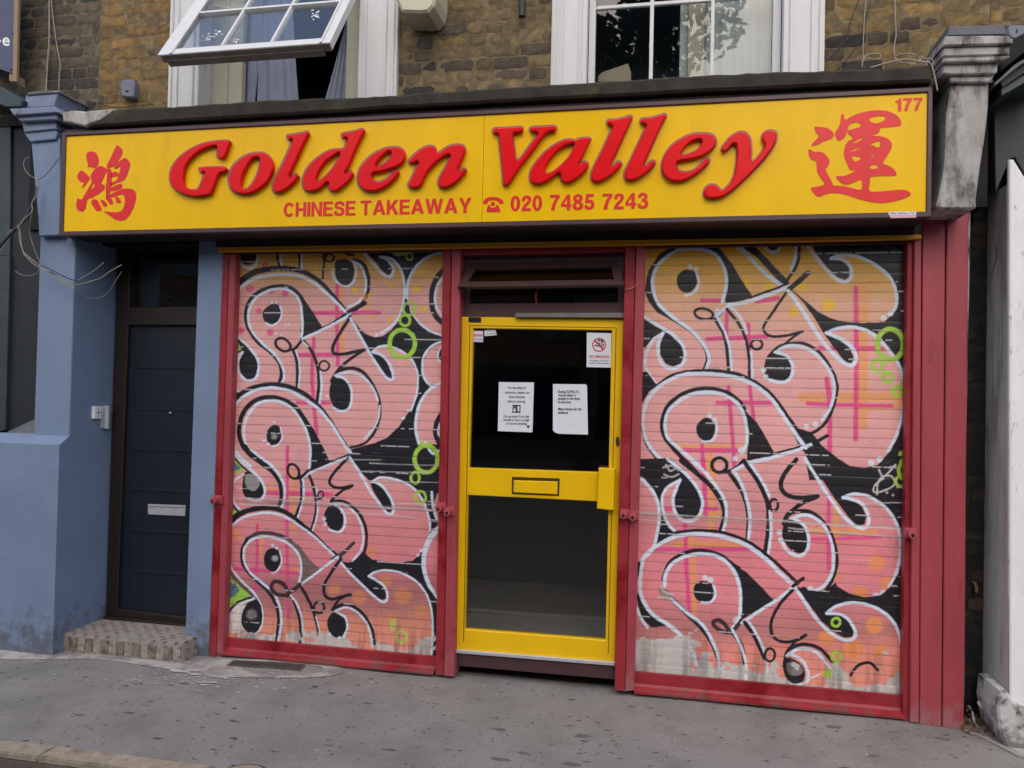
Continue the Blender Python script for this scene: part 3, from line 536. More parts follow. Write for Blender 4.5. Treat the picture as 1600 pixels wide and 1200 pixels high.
    s.fill(BLK, [(462, 455), (532, 500), (592, 560), (655, 628), (580, 670), (508, 708), (512, 620), (502, 540)], smooth=False)
    s.W(16, "470,750 500,700 506,620 500,550 470,482 412,432 340,416 262,427 200,462 170,512 168,560"); s.W(15, "190,612 262,676 332,728 372,790 402,860 416,935")
    s.fill((150, 128, 122), "145,560 175,575 200,600 185,625 150,610 140,585", op=.9); s.stroke((196, 190, 184), 7, "150,560 165,585 205,600"); s.stroke((196, 190, 184), 7, "135,610 175,612 212,628")
    s.fill(BLK, "298,580 310,548 340,539 376,552 386,590 370,624 335,630 306,612"); s.W(12, "385,556 393,602 370,632 332,634"); s.dot(WHT, 12, 348, 522, soft=1); s.dot(WHT, 13, 372, 532, soft=1)
    s.stroke((60, 40, 44), 18, "470,768 430,765 392,740 386,720 410,712 440,735 455,758 480,752 508,716", soft=1.2); s.dot(WHT, 14, 485, 712, soft=2, op=.6)
    s.W(15, "512,726 600,664 680,614 740,562"); s.K(15, "740,560 786,526"); s.stroke(ORG, 5, "715,555 745,540", op=.8)
    s.K(18, "472,770 512,832 526,915"); s.W(13, "470,755 510,835 530,905 530,975"); s.K(17, "525,722 572,792 612,882"); s.W(12, "545,722 592,800 622,890 626,945"); s.ring(BLK, 637, 868, 22, 28, 11)
    s.K(14, "738,580 682,640 646,712 646,772 682,806 742,806 798,780"); s.K(12, "798,780 745,815 710,860"); s.K(15, "705,880 722,846 782,820 850,835 902,880 930,930 942,975"); s.W(13, "712,872 762,842 830,848 880,892 912,935")
    s.fill(BLK, "700,890 735,885 775,910 792,945 785,982 750,996 715,975 698,930"); s.fill((136, 128, 124), "712,905 750,900 785,930 775,955 735,960 715,940", op=.9); s.W(14, "722,862 780,890 808,945 800,990 740,1005"); s.stroke((210, 210, 214), 9, "860,955 820,970 800,968")
    s.K(13, "1000,958 1028,918 1080,902 1120,935"); s.ring(GRN, 933, 722, 18, 18, 13); s.ring((170, 200, 70), 935, 876, 20, 22, 16, soft=1.5)
    s.fill((170, 206, 70), "880,935 905,930 920,955 960,965 955,985 910,980 872,958", op=.9)
    # scraped band of bare metal
    for t, ww in (("55,232 300,248 640,264", 6), ("60,262 180,268", 5), ("640,265 900,284 1235,302", 9), ("720,300 1235,346", 7), ("1180,384 1236,388", 6), ("960,440 1100,446", 3), ("1060,190 1240,186", 6)): s.stroke((188, 182, 180), ww, t, soft=.8, op=.85)
    s.fill((150, 120, 118), [(60, 238), (640, 268), (640, 290), (300, 272), (60, 262)], smooth=False, op=.3)

def make_shutter(parent, name, label, x0, x1, z0, z1, nslat, painter, base, seed, yk):
    nx = 430; rps = 16; nz = nslat*rps
    X = np.linspace(x0, x1, nx); k = np.arange(nz+1); Z = z0+(z1-z0)*k/nz
    fr = (k % rps)/rps
    prof = .0006*np.sin(np.pi*np.clip(fr*1.04, 0, 1))**.6; prof[fr == 0] = -.0007
    XX, ZZ = np.meshgrid(X, Z); r = np.random.default_rng(seed)
    slat_off = np.repeat(r.normal(0, .0002, nslat+1), rps)[:nz+1]
    tilt = np.repeat(r.normal(0, .0006, nslat+1), rps)[:nz+1]
    dent = .004*(vnoise(XX*1.7+9, ZZ*1.7+3, seed+9, 2)-.5)
    YY = .045-prof[:, None]-slat_off[:, None]-tilt[:, None]*(XX-x0)/(x1-x0)+dent
    v = np.stack([XX, YY, ZZ], -1).reshape(-1, 3)
    # photo coordinates of every point, as the paint was traced on the plane y = .04
    d = np.stack([XX.ravel(), np.full(XX.size, .04+DIST), ZZ.ravel()-HCAM], -1)
    R_ = np.array(CR); U_ = np.array(CU); F_ = np.array(CF); wv = d@F_
    px = 800+FPX*(d@R_)/wv; py = 600-FPX*(d@U_)/wv
    px += 1.2*(vnoise(XX.ravel()*30, ZZ.ravel()*30, seed+1, 2)-.5); py += 1.2*(vnoise(XX.ravel()*30+5, ZZ.ravel()*30, seed+2, 2)-.5)
    fill = ck(py, base)
    p = Painter(px, py, fill); painter(p); c = p.c
    xf = XX.ravel(); zf = ZZ.ravel(); kk = np.repeat(k, nx); ff = (kk % rps)/rps; sl = kk//rps
    # broad colour drift of the spray fill
    c *= (1+.10*(vnoise(xf*3, zf*3, seed+3, 4)-.5))[:, None]
    # groove shade painted as a dark line in every joint, and bare metal showing along some slat edges
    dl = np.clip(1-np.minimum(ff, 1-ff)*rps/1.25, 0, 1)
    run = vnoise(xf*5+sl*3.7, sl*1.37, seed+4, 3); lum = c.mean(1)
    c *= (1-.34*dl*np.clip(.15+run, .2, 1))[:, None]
    sh = (ff > .01)&(ff < .18)
    thr = np.where(sl > nslat-12, .58, .63)-.05*(np.abs(xf-x1) < .12)-.04*(np.abs(xf-x0) < .1)
    scr = sh & (vnoise(xf*4.5+sl*9.1, sl*2.9+.3, seed+5, 3) > thr-.01) & (vnoise(xf*60, zf*60, seed+6, 2) > .33)
    wh = np.where(lum < 70, 1.1, .3); c[scr] = c[scr]*(1-.8*wh[scr, None])+np.array([205, 202, 204])*.8*wh[scr, None]
    # fine drag scratches
    fs = (vnoise(xf*9+31, zf*260, seed+7, 2) > .86); c[fs] = c[fs]*.72+np.array([190, 186, 184])*.28
    # peeled foot of the shutter
    hgt = (zf-z0); nn = vnoise(xf*9, zf*11, seed+8, 5); lim = np.interp((xf-x0)/(x1-x0), np.linspace(0, 1, len(yk)), yk)+.42*(nn-.5)
    a = (np.clip((lim-hgt)/.012, 0, 1)*np.where((lum > 175) | (lum < 60), (vnoise(xf*14, zf*14, seed+14, 3) > .5)*1., 1.))[:, None]
    g = (186+26*(vnoise(xf*20, zf*50, seed+11, 4)-.5))[:, None]*np.array([1, .985, .96]); c = c*(1-a)+g*a
    st = np.clip((.32-hgt)/.3, 0, 1)*np.clip((vnoise(xf*26, zf*4, seed+12, 3)-.45)*4, 0, 1); c *= (1-.25*st)[:, None]
    spk = (vnoise(xf*110, zf*110, seed+13, 2) > .82); c[spk] *= .88
    c = np.clip(c, 0, 255)/255
    cl = np.where(c <= .04045, c/12.92, ((c+.055)/1.055)**2.4)*PAINT_K
    i = np.arange(nz)[:, None]*nx+np.arange(nx-1)[None, :]
    f = np.stack([i, i+1, i+nx+1, i+nx], -1).reshape(-1, 4)
    off = ploc(parent); v = v-np.array(off)
    me = bpy.data.meshes.new(name); me.vertices.add(len(v)); me.vertices.foreach_set('co', v.ravel())
    me.loops.add(f.size); me.loops.foreach_set('vertex_index', f.ravel()); me.polygons.add(len(f))
    me.polygons.foreach_set('loop_start', np.arange(len(f))*4); me.update(calc_edges=True)
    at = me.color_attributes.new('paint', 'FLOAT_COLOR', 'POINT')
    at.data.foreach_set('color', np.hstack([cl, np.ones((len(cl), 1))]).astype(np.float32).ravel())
    me.materials.append(M_SHUT); me.polygons.foreach_set('use_smooth', [True]*len(f)); me.validate()
    o = bpy.data.objects.new(name, me); sc.collection.objects.link(o); o.parent = parent; o['label'] = label
    return o
PAINT_K = 1.12
M_SHUT = mat('sprayed_shutter_paint', (200, 150, 150), .42, .05, 9, vcol='paint', bump=.12, bscale=120)
BASE_L = [(385, (212, 160, 56)), (425, (214, 160, 84)), (455, (208, 154, 146)), (560, (216, 160, 158)), (720, (216, 154, 154)), (800, (208, 132, 136)), (880, (210, 126, 134)), (915, (170, 104, 108)), (945, (172, 108, 108)), (975, (214, 138, 114)), (1020, (220, 144, 128))]
BASE_R = [(380, (228, 172, 30)), (420, (222, 166, 66)), (470, (212, 164, 132)), (540, (220, 164, 160)), (720, (218, 156, 156)), (810, (202, 134, 138)), (850, (216, 128, 136)), (930, (218, 130, 138)), (985, (180, 116, 114)), (1015, (220, 136, 124)), (1080, (226, 144, 126))]
# ------------------------------------------------------------------ setting: road, kerb, pavement
WY = -0.05
def grid(x0, x1, y0, y1, nx, ny, zf):
    V = []; F = []
    for j in range(ny+1):
        for i in range(nx+1):
            x = x0+(x1-x0)*i/nx; y = y0+(y1-y0)*j/ny; V.append((x, y, zf(x, y)))
    for j in range(ny):
        for i in range(nx): a = j*(nx+1)+i; F.append((a, a+1, a+nx+2, a+nx+1))
    return V, F
def ground_mat(name, rgb, spots=True, rough=.85):
    m = mat(name, rgb, rough, .10, 1.6, rgb2=tuple(v*.86 for v in rgb), t2=(.45, .7), scale2=2.3, bump=.6, bscale=140)
    nt = m.node_tree; N = nt.nodes; L = nt.links; b = N['Principled BSDF']; src = b.inputs['Base Color'].links[0].from_socket
    geo = N.new('ShaderNodeNewGeometry')
    def mixin(src, fac, col):
        mm = N.new('ShaderNodeMix'); mm.data_type = 'RGBA'; L.new(fac, mm.inputs['Factor']); L.new(src, mm.inputs['A']); mm.inputs['B'].default_value = (*lin(col), 1); return mm.outputs['Result']
    fine = N.new('ShaderNodeTexNoise'); fine.inputs['Scale'].default_value = 190; fine.inputs['Detail'].default_value = 4; L.new(geo.outputs['Position'], fine.inputs['Vector'])
    r = N.new('ShaderNodeMapRange'); r.inputs[1].default_value = .35; r.inputs[2].default_value = .65; r.inputs[3].default_value = .8; r.inputs[4].default_value = 1.22; L.new(fine.outputs['Fac'], r.inputs[0])
    sc_ = N.new('ShaderNodeVectorMath'); sc_.operation = 'SCALE'; L.new(src, sc_.inputs[0]); L.new(r.outputs[0], sc_.inputs['Scale']); src = sc_.outputs[0]
    if spots:                                                        # trodden gum and small dark marks
        for sc0, th, col, dens, strch, rz in ((8.5, .05, (60, 57, 56), .6, .8, .35), (21, .09, (66, 63, 62), .5, .5, -.3), (38, .10, (84, 81, 80), .55, .7, .9), (13, .10, (90, 87, 86), .82, .45, 1.3), (11, .04, (164, 161, 158), .8, 1.0, 0)):
            mp = N.new('ShaderNodeMapping'); mp.inputs['Rotation'].default_value = (0, 0, rz); mp.inputs['Scale'].default_value = (strch, 1, 1); L.new(geo.outputs['Position'], mp.inputs[0])
            wob = N.new('ShaderNodeTexNoise'); wob.inputs['Scale'].default_value = 40; L.new(mp.outputs[0], wob.inputs['Vector'])
            ad = N.new('ShaderNodeMix'); ad.data_type = 'VECTOR'; ad.inputs['Factor'].default_value = .035; L.new(mp.outputs[0], ad.inputs['A']); L.new(wob.outputs['Color'], ad.inputs['B'])
            vo = N.new('ShaderNodeTexVoronoi'); vo.inputs['Scale'].default_value = sc0; L.new(ad.outputs['Result'], vo.inputs['Vector'])
            sp = N.new('ShaderNodeSeparateColor'); L.new(vo.outputs['Color'], sp.inputs[0])
            sz = N.new('ShaderNodeMapRange'); sz.inputs[1].default_value = dens; sz.inputs[2].default_value = 1; sz.inputs[3].default_value = -.02; sz.inputs[4].default_value = th*3.4; L.new(sp.outputs[0], sz.inputs[0])
            df = N.new('ShaderNodeMath'); df.operation = 'SUBTRACT'; L.new(sz.outputs[0], df.inputs[0]); L.new(vo.outputs['Distance'], df.inputs[1])
            fa = N.new('ShaderNodeMapRange'); fa.inputs[1].default_value = 0; fa.inputs[2].default_value = .05; fa.inputs[4].default_value = .9; L.new(df.outputs[0], fa.inputs[0])
            src = mixin(src, fa.outputs[0], col)
    L.new(src, b.inputs['Base Color'])
    return m
M_PAVE = ground_mat('asphalt_pavement', (133, 130, 127))
M_ROAD = ground_mat('road_asphalt', (84, 78, 76), False)
M_KERB = mat('worn_granite', (158, 146, 128), .8, .2, 12, rgb2=(110, 100, 92), t2=(.5, .7), scale2=10, bump=.7, bscale=90)
M_CONC = mat('pale_concrete', (168, 163, 158), .9, .14, 7, rgb2=(128, 122, 122), t2=(.45, .62), scale2=6, bump=.6, bscale=60)
M_SPLASH = mat('white_paint_splash', (184, 184, 182), .7, .1, 30)
V, F = grid(-60, 60, -90, -1.49, 2, 2, lambda x, y: -.10)
tag(mesh('road', V, F, M_ROAD), kind='structure')
def wz(x, y): return .006*math.sin(x*2.1+y*3)+.004*math.sin(x*5.3+1)
V, F = grid(-12, 12, -1.37, .6, 240, 30, lambda x, y: wz(x, y)-.006*max(0, -1.25-y)*10)
for i, v in enumerate(V):                                            # ragged asphalt edge along the kerb
    if v[1] < -1.36: V[i] = (v[0], v[1]+.012*math.sin(v[0]*9)+.01*math.sin(v[0]*23+1), v[2]-.004)
tag(mesh('pavement', V, F, M_PAVE, smooth=True), kind='structure')
kb = MB()
for i in range(-14, 15):
    kb.box((i*.85+.002-.3, -1.458, -.045), ((i+1)*.85-.002-.3, -1.34, -.004), bev=.006)
tag(kb.build('kerb', M_KERB), kind='structure')
kf = MB(); kf.box((-12, -1.464, -.2), (12, -1.35, -.03), bev=.006); tag(kf.build('kerb_face', ground_mat('gutter_stone', (104, 94, 86), False)), kind='structure')
# concrete patch with the iron grate, paint splashes: thin sheets on the pavement
def sheet(name, pts, z, m, parent=None, n=5, wob=.006, seed=1):
    r = random.Random(seed); p = catmull([(a+r.uniform(-wob, wob), b+r.uniform(-wob, wob)) for a, b in pts], n, True)
    tri = tessellate_polygon([[Vector((a, b, 0)) for a, b in p]])
    V = [(a, b, z+wz(a, b)) for a, b in p]
    return mesh(name, V, [tuple(t) for t in tri], m, parent)
def gp(s): return [(G(a, b).x, G(a, b).y) for a, b in q(s)]
tag(sheet('concrete_patch', gp("318,1030 345,1030 480,1036 520,1042 535,1052 500,1060 440,1062 370,1060 330,1058 312,1045"), .004, M_CONC, seed=4), kind='structure')
tag(sheet('concrete_patch', gp("92,1016 280,1030 320,1038 318,1048 260,1044 150,1030 0,1030 -60,1024 -40,1010 60,1014"), .003, M_CONC, seed=5), kind='structure')
tag(sheet('concrete_patch', gp("1505,1140 1535,1120 1600,1165 1600,1185 1560,1165 1530,1150"), .004, M_CONC, seed=7), kind='structure')
sp = MB(); rr = random.Random(11)
def blob(mb, px, py, rx, ry, z=.006):
    c = G(px, py); n = 9; ph = rr.random()*6
    V = [(c.x, c.y, z+wz(c.x, c.y))]+[(c.x+rx*(.6+.6*rr.random())*math.cos(2*math.pi*k/n), c.y+ry*(.6+.6*rr.random())*math.sin(2*math.pi*k/n), z+wz(c.x, c.y)) for k in range(n)]
    mb.add(V, [(0, 1+k, 1+(k+1) % n) for k in range(n)])
for (a, b, rx, ry) in ((275,1047,.05,.02),(290,1049,.04,.015),(305,1053,.05,.012),(318,1066,.05,.008),(325,1066,.05,.006),(335,1067,.03,.008),(312,1080,.02,.01),(318,1070,.03,.012),(340,1074,.012,.008),(372,1084,.012,.008),(372,1068,.008,.006),(400,1076,.015,.008),(430,1080,.015,.006),(445,1078,.012,.01),(757,1072,.008,.006),(395,1059,.05,.006),(440,1061,.05,.006),(470,1062,.04,.006),(350,1060,.05,.006),(60,1034,.04,.006),(240,1036,.04,.006)):
    blob(sp, a, b, rx, ry)
for k in range(150):
    blob(sp, 300+rr.gauss(50, 110), 1050+rr.gauss(8, 6), .004+.012*rr.random(), .002+.005*rr.random())
tag(sp.build('paint_splashes', M_SPLASH), 'scattered white paint splashes on the grey pavement below the left shutter', 'paint splashes', kind='stuff')

# ------------------------------------------------------------------ brickwork
M_BRICK = mat('stock_brick', (110, 90, 60), .9, .28, 22, vcol='paint', bump=1.0, bscale=70)
def brickwork(name, parent, x0, x1, z0, z1, openings, pal, mort, seed, y=WY, back=.1):
    r = random.Random(seed); V = []; F = []; C = []
    def q4(vs, col):
        n = len(V); V.extend(vs); C.extend([col]*4); F.append((n, n+1, n+2, n+3))
    m = lin(mort); zc = 0.075
    xs = sorted({x0, x1, *[o[0] for o in openings], *[o[1] for o in openings]})
    for a, b in zip(xs, xs[1:]):
        if any(o[0] <= a and b <= o[1] for o in openings): continue
        n = max(1, int((b-a)/.05)); nzz = int((z1-z0)/.05)
        for i in range(n):
            for j in range(nzz):
                xa = a+(b-a)*i/n; xb = a+(b-a)*(i+1)/n; za = z0+(z1-z0)*j/nzz; zb = z0+(z1-z0)*(j+1)/nzz
                k = r.uniform(.65, 1.25); q4([(xa, y, za), (xb, y, za), (xb, y, zb), (xa, y, zb)], tuple(v*k for v in m))
        q4([(a, y, z0), (a, y, z1), (a, back, z1), (a, back, z0)], m); q4([(b, y, z0), (b, y, z1), (b, back, z1), (b, back, z0)], m)
    nrow = int((z1-z0)/zc)+1
    for j in range(nrow):
        za = z0+j*zc; x = x0-.225*r.random(); hd = j % 2
        while x < x1:
            L = .102 if hd else .215; hd = not hd if r.random() < .8 else hd
            a, b = max(x, x0+.004), min(x+L, x1-.004); x += L+.0105
            if b-a < .03: continue
            segs = [(a, b)]
            for o in openings:
                ns = []
                for s, e in segs:
                    if e <= o[0] or s >= o[1]: ns.append((s, e)); continue
                    if s < o[0]-.03: ns.append((s, o[0]-.004))
                    if e > o[1]+.03: ns.append((o[1]+.004, e))
                segs = ns
            for s, e in segs:
                col = pal(r, (s+e)/2, za); dk = r.random()
                nx = max(2, int((e-s)/.03)); nz = 3; out = .0022+r.uniform(-.0018, .0022); tl = r.uniform(-.002, .002)
                base = len(V); jz = r.uniform(-.002, .002)
                for jj in range(nz+3):
                    for ii in range(nx+3):
                        u = min(max(ii-1, 0), nx)/nx; v = min(max(jj-1, 0), nz)/nz; rim = ii in (0, nx+2) or jj in (0, nz+2)
                        edge = (ii in (1, nx+1)) + (jj in (1, nz+1))
                        cx = s+(e-s)*u+(r.uniform(-.003, .003)); cz = za+.0035+jz+(zc-.007)*v+r.uniform(-.003, .003)
                        if edge: cx += (.004 if ii == 1 else -.004 if ii == nx+1 else 0)*r.random(); cz += (.003 if jj == 1 else -.003 if jj == nz+1 else 0)*r.random()
                        yy = y+.0006 if rim else y-out-tl*(u-.5)+r.uniform(-.0012, .0012)+(.002 if edge else 0)+(.004*r.random() if edge == 2 else 0)
                        V.append((cx, yy, cz)); k = r.uniform(.86, 1.14)*(.68 if edge and r.random() < .6 else 1)  # some brick edges darkened: joint shadow put into the vertex colour
                        C.append(tuple(c*k for c in col))
                for jj in range(nz+2):
                    for ii in range(nx+2):
                        p = base+jj*(nx+3)+ii; F.append((p, p+1, p+nx+4, p+nx+3))
    o = mesh(name, V, F, M_BRICK, parent)
    at = o.data.color_attributes.new('paint', 'FLOAT_COLOR', 'POINT')
    at.data.foreach_set('color', np.hstack([np.array(C), np.ones((len(C), 1))]).astype(np.float32).ravel())
    return o
def palette(cols, wts):
    def f(r, x, z):
        c = r.choices(cols, wts)[0]; k = r.uniform(.8, 1.2); return tuple(v*k for v in lin(c))
    return f
BROWN = [(126, 108, 76), (114, 98, 70), (104, 90, 66), (88, 78, 64), (60, 56, 52), (132, 110, 70)]
def pal_shop(r, x, z):
    if x < -3.2: w_ = (6, 3, 1, .4, .2, 6); cols = [(130, 104, 64), (122, 98, 60), (112, 92, 60), (88, 74, 56), (56, 52, 48), (136, 108, 64)]
    elif x < 0: w_ = (4, 5, 5, 2.4, .3, 1); cols = BROWN
    else: w_ = (6, 5, 4, 1.6, .4, 3); cols = [(134, 110, 68), (124, 102, 64), (110, 92, 62), (80, 70, 56), (52, 50, 48), (138, 114, 70)]
    if z < 3.78: w_ = tuple(a*b for a, b in zip(w_, (1, 1, 1.2, 3, 6, .6)))
    c = r.choices(cols, w_)[0]; k = r.uniform(.72, 1.08); return tuple(v*k for v in lin(c))
pal_soot = palette([(88, 78, 62), (78, 70, 58), (68, 62, 54), (54, 50, 46), (98, 86, 64)], (3, 4, 4, 3, 1))

# ------------------------------------------------------------------ the shop building
SH = thing('shop_building', 'brick takeaway shop with two sprayed roller shutters, yellow glass door and blue side entrance', 'building', (-1.2, 0, 0))
WL = (-3.265, -1.67); WR = (P(862, 100, WY).x, P(1286, 100, WY).x)
brickwork('brick_wall', SH, P(156, 80, WY).x, 1.70, 3.36, 4.95, [WL, WR], pal_shop, (114, 99, 72), 3)
# solid masonry behind the shopfront
mb = MB()
mb.box((-4.35, .26, 2.72), (1.70, .40, 3.40)); mb.box((-4.35, -.045, 2.82), (1.70, .1, 3.38)); mb.box((-3.1, .26, 0), (-2.82, .4, 2.72)); mb.box((1.36, .1, 0), (1.62, .3, 3.36)); mb.box((-4.35, .21, 0), (-3.84, .4, 2.72))
mb.box((-2.86, .10, -.05), (-1.33, .3, 2.72)); mb.box((-.16, .10, -.05), (1.37, .3, 2.72))
mb.build('shopfront_backing', M['black'], SH)
# ledge over the sign
mb = MB(); r = random.Random(3)
top = q("176,171 200,169 270,166 330,162 400,157 500,153 560,151 620,148 700,142 780,137 860,131 950,126 1040,120 1120,116 1200,112 1290,110 1380,106 1440,102 1457,101")
bot = q("1457,127 1400,129 1300,132 1200,137 1100,141 1000,147 900,152 800,157 700,163 620,167 500,175 400,181 300,187 200,193 136,198 150,188")
def subd(L, n, amp):
    o = []
    for a, b in zip(L, L[1:]):
        for k in range(n): o.append((a[0]+(b[0]-a[0])*k/n, a[1]+(b[1]-a[1])*k/n+r.uniform(-amp, amp)))
    return o+[L[-1]]
mb.pp(subd(top, 5, .9)+subd(bot, 4, .6), -.335, -.052, bev=.012); mb.build('ledge', M['ledge'], SH)
mb = MB(); mb.pp(q("96,176 112,172 134,174 160,171 180,169 184,183 150,190 132,197 112,192 98,190"), -.33, -.06, bev=.008); mb.build('ledge_mortar', M['stone'], SH)
# red posts
def posts(name, segs, lock=None):
    o = None
    for i, (pl, yf) in enumerate(segs):
        mb = MB(); mb.pp(q(pl), yf, .11, bev=.004, yt=yf)
        if i == 0: o = mb.build(name, M['post'], SH)
        else: mb.build('post_strip', M['postdull'], o)
    return o
p1 = posts('shutter_post', [("348,396 357,396 337,1029 326,1028", -.03), ("358,396 368,396 348,1029 337.5,1029", -.022)])
p2 = posts('shutter_post', [("692,386 705,386 693,1056 680,1055", -.028), ("706,386 720,386 709,1058 693.5,1056", -.033)])
p3 = posts('shutter_post', [("977,382 993,382 976,1081 960,1079", -.033), ("994,382 1009,382 991,1079 976.5,1081", -.028)])
p4 = posts('shutter_post', [("1418,376 1427,376 1421,1128 1411,1127", -.02), ("1429,374 1440,374 1436,1130 1422,1129", -.045)])
mb = MB(); mb.pp(q("1426,376 1430,376 1423,1127 1420,1127"), -.004, .1, bev=0); mb.build('post_slot', M['maroon'], p4)
# lintel above the door
mb = MB(); mb.pp(q("719,384 979,381 979,393 719,399"), -.01, .1); mb.build('door_lintel', M['post'], SH)
mb = MB(); mb.pp(q("350,386 720,380 720,392 350,397"), .01, .1); mb.build('shutter_head', M['maroon'], SH); mb = MB(); mb.pp(q("978,380 1440,372 1440,380 978,388"), .01, .1); mb.build('shutter_head', M['maroon'], SH)
# shutter housing and yellow strip
mb = MB(); mb.box((-2.90, -.052, 2.676), (1.375, .25, 2.80)); mb.build('shutter_housing', M['darkbox'], SH)
mb = MB(); mb.pp(subd(q("340,386.5 600,382 900,376.5 1200,371.5 1440,366.5"), 3, .15)+subd(q("1440,373.5 1200,378.5 900,384.5 600,389.5 341,393.5"), 3, .15), -.065, -.03, bev=.002, yt=-.06); mb.build('yellow_strip', M['stripyel'], SH)
# the two roller shutters
zt = 2.70
PL0 = P(368, 500, .04); PL1 = P(692, 500, .04)
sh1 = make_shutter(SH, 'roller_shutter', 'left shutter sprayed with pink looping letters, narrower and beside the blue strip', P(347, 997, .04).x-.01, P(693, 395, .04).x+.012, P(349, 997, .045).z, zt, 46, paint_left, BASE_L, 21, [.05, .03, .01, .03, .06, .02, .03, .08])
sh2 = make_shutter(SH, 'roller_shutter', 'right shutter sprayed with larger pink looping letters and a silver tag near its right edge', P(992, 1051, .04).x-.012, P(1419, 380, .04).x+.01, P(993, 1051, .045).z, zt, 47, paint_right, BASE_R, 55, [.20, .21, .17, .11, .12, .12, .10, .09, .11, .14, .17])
def bottom_rail(sh, a, b, c, d, y0=.02):
    (x0, zt_), (x1, _) = [(P(*p, y0).x, P(*p, y0).z) for p in (a, b)]; z0 = P(*d, y0).z
    H = zt_-z0; prof = [(.05, zt_), (y0, zt_), (y0, z0+H*.42), (y0-.012, z0+H*.30), (y0-.05, z0+H*.14), (y0-.05, z0+.004), (y0-.03, z0), (.05, z0)]
    mb = MB(); V = [(x, y, z) for x in (x0, x1) for y, z in prof]; n = len(prof)
    mb.add(V, [(i, (i+1) % n, n+(i+1) % n, n+i) for i in range(n)]+[tuple(range(n)), tuple(range(n, 2*n))]); mb.build('bottom_rail', M['post'], sh)
bottom_rail(sh1, (347, 996), (681, 1025), 0, (345, 1020)); bottom_rail(sh2, (992, 1050), (1411, 1090), 0, (990, 1080))
# locks on the posts
M_LOCK = mat('pinkish_lock_paint', (172, 78, 88), .4, .1, 9)
def lock(px, py, par, yt=-.03):
    c = P(px, py, yt); mb = MB()
    mb.box((c.x-.028, yt-.012, c.z-.030), (c.x+.030, yt+.01, c.z+.026), bev=.004)
    n = 14; R = .020
    for (ra, rb, ya, yb2) in ((R, R*.92, yt-.01, yt-.062),):
        V = [(c.x+ra*math.cos(2*math.pi*k/n), ya, c.z+ra*1.25*math.sin(2*math.pi*k/n)) for k in range(n)]+[(c.x-.004+rb*math.cos(2*math.pi*k/n), yb2, c.z-.002+rb*1.25*math.sin(2*math.pi*k/n)) for k in range(n)]
        V += [(c.x-.004+.5*rb*math.cos(2*math.pi*k/n), yb2-.001, c.z-.006+.62*rb*math.sin(2*math.pi*k/n)) for k in range(n)]
        mb.add(V, [(k, (k+1) % n, n+(k+1) % n, n+k) for k in range(n)]+[(n+k, n+(k+1) % n, 2*n+(k+1) % n, 2*n+k) for k in range(n)])
    o = mb.build('post_lock', M_LOCK, par)
    mb = MB(); V = [(c.x-.004+.5*R*math.cos(2*math.pi*k/n), yt-.0625, c.z-.006+.62*R*math.sin(2*math.pi*k/n)) for k in range(n)]; mb.add(V, [tuple(range(n))]); mb.build('lock_hole', M['black'], par)
lock(341, 780, p1); lock(690, 792, p2); lock(703.5, 798, p2); lock(976, 802, p3); lock(990, 805, p3); lock(1422, 832, p4, -.04)
# ---- glazed door
DY = .03
door = MB(); door.pp(q("719,495 976,498 961,1035 709,1015"), DY, .075, holes=[q("739,513 956,516 951,738.5 732.5,731"), q("730.5,773.5 951,784.5 946,1000.5 726,983.5")], bev=.004)
dr = door.build('glazed_door', M['dooryel'], SH); dr['label'] = 'yellow framed glass door with notices taped inside the upper pane'
mb = MB()
for s in ("735,509 738,512 729,772 723,1000 721,1000 733,540", "958,512 960,512 949,1010 946.5,1005 955,560"): pass
mb.pp(q("733.5,509 735,509 725,1003 723.5,1003"), DY-.0006, DY+.004, bev=0); mb.pp(q("962,513 963.5,513 951,1022 949.5,1022"), DY-.0006, DY+.004, bev=0)
mb.pp(q("733.5,508 962,511.5 962,512.8 733.5,509.3"), DY-.0007, DY+.004, bev=0); mb.build('frame_joint', mat('dark_joint', (120, 90, 10), .7), dr)
for nm, s in (('glass_pane', "737,511 958,514 953,741 730,733"), ('glass_pane', "728,771 953,782 948,1003 724,986")):
    mb = MB(); mb.pp(q(s), .058, .064, bev=0, back=True, yt=DY); mb.build(nm, M['glassdoor'], dr)
mb = MB(); mb.pp(q("800,745 874.5,747.5 873.5,775 799.5,772"), DY-.002, DY+.01, bev=.001); mb.build('slot_recess_shade', mat('letter_slot_shadow', (52, 40, 10), .7), dr)  # dark plate round the letter plate, recess shade given as its colour
mb = MB(); mb.pp(q("803,750.5 871.5,752.5 870.5,772.5 802.5,769.5"), DY-.018, DY+.005, bev=.004, yt=DY-.01); mb.build('letter_plate', M['dooryel'], dr)
mb = MB(); mb.pp(q("936,730.5 961,732 959.5,797 933,794"), DY-.055, DY-.001, bev=.005, yt=DY-.03); mb.build('pull_handle', M['dooryel'], dr)
mb = MB(); mb.pp(q("732,495.5 752,496 751.5,504 732,503.5"), DY-.003, DY, bev=.0005); mb.build('maker_plate', M['black'], dr)
mb = MB(); mb.pp(catmull(q("962,687 964,682 967,684 968,692 966,698 963,696"), 4, True), DY-.004, DY, bev=.0005); mb.build('keyhole', M['maroon'], dr)
mb = MB(); mb.pp(q("805,489 978,488.5 977,496.5 805,495.5"), DY-.03, DY+.03, bev=.002); mb.build('closer_strip', M['alu'], SH)
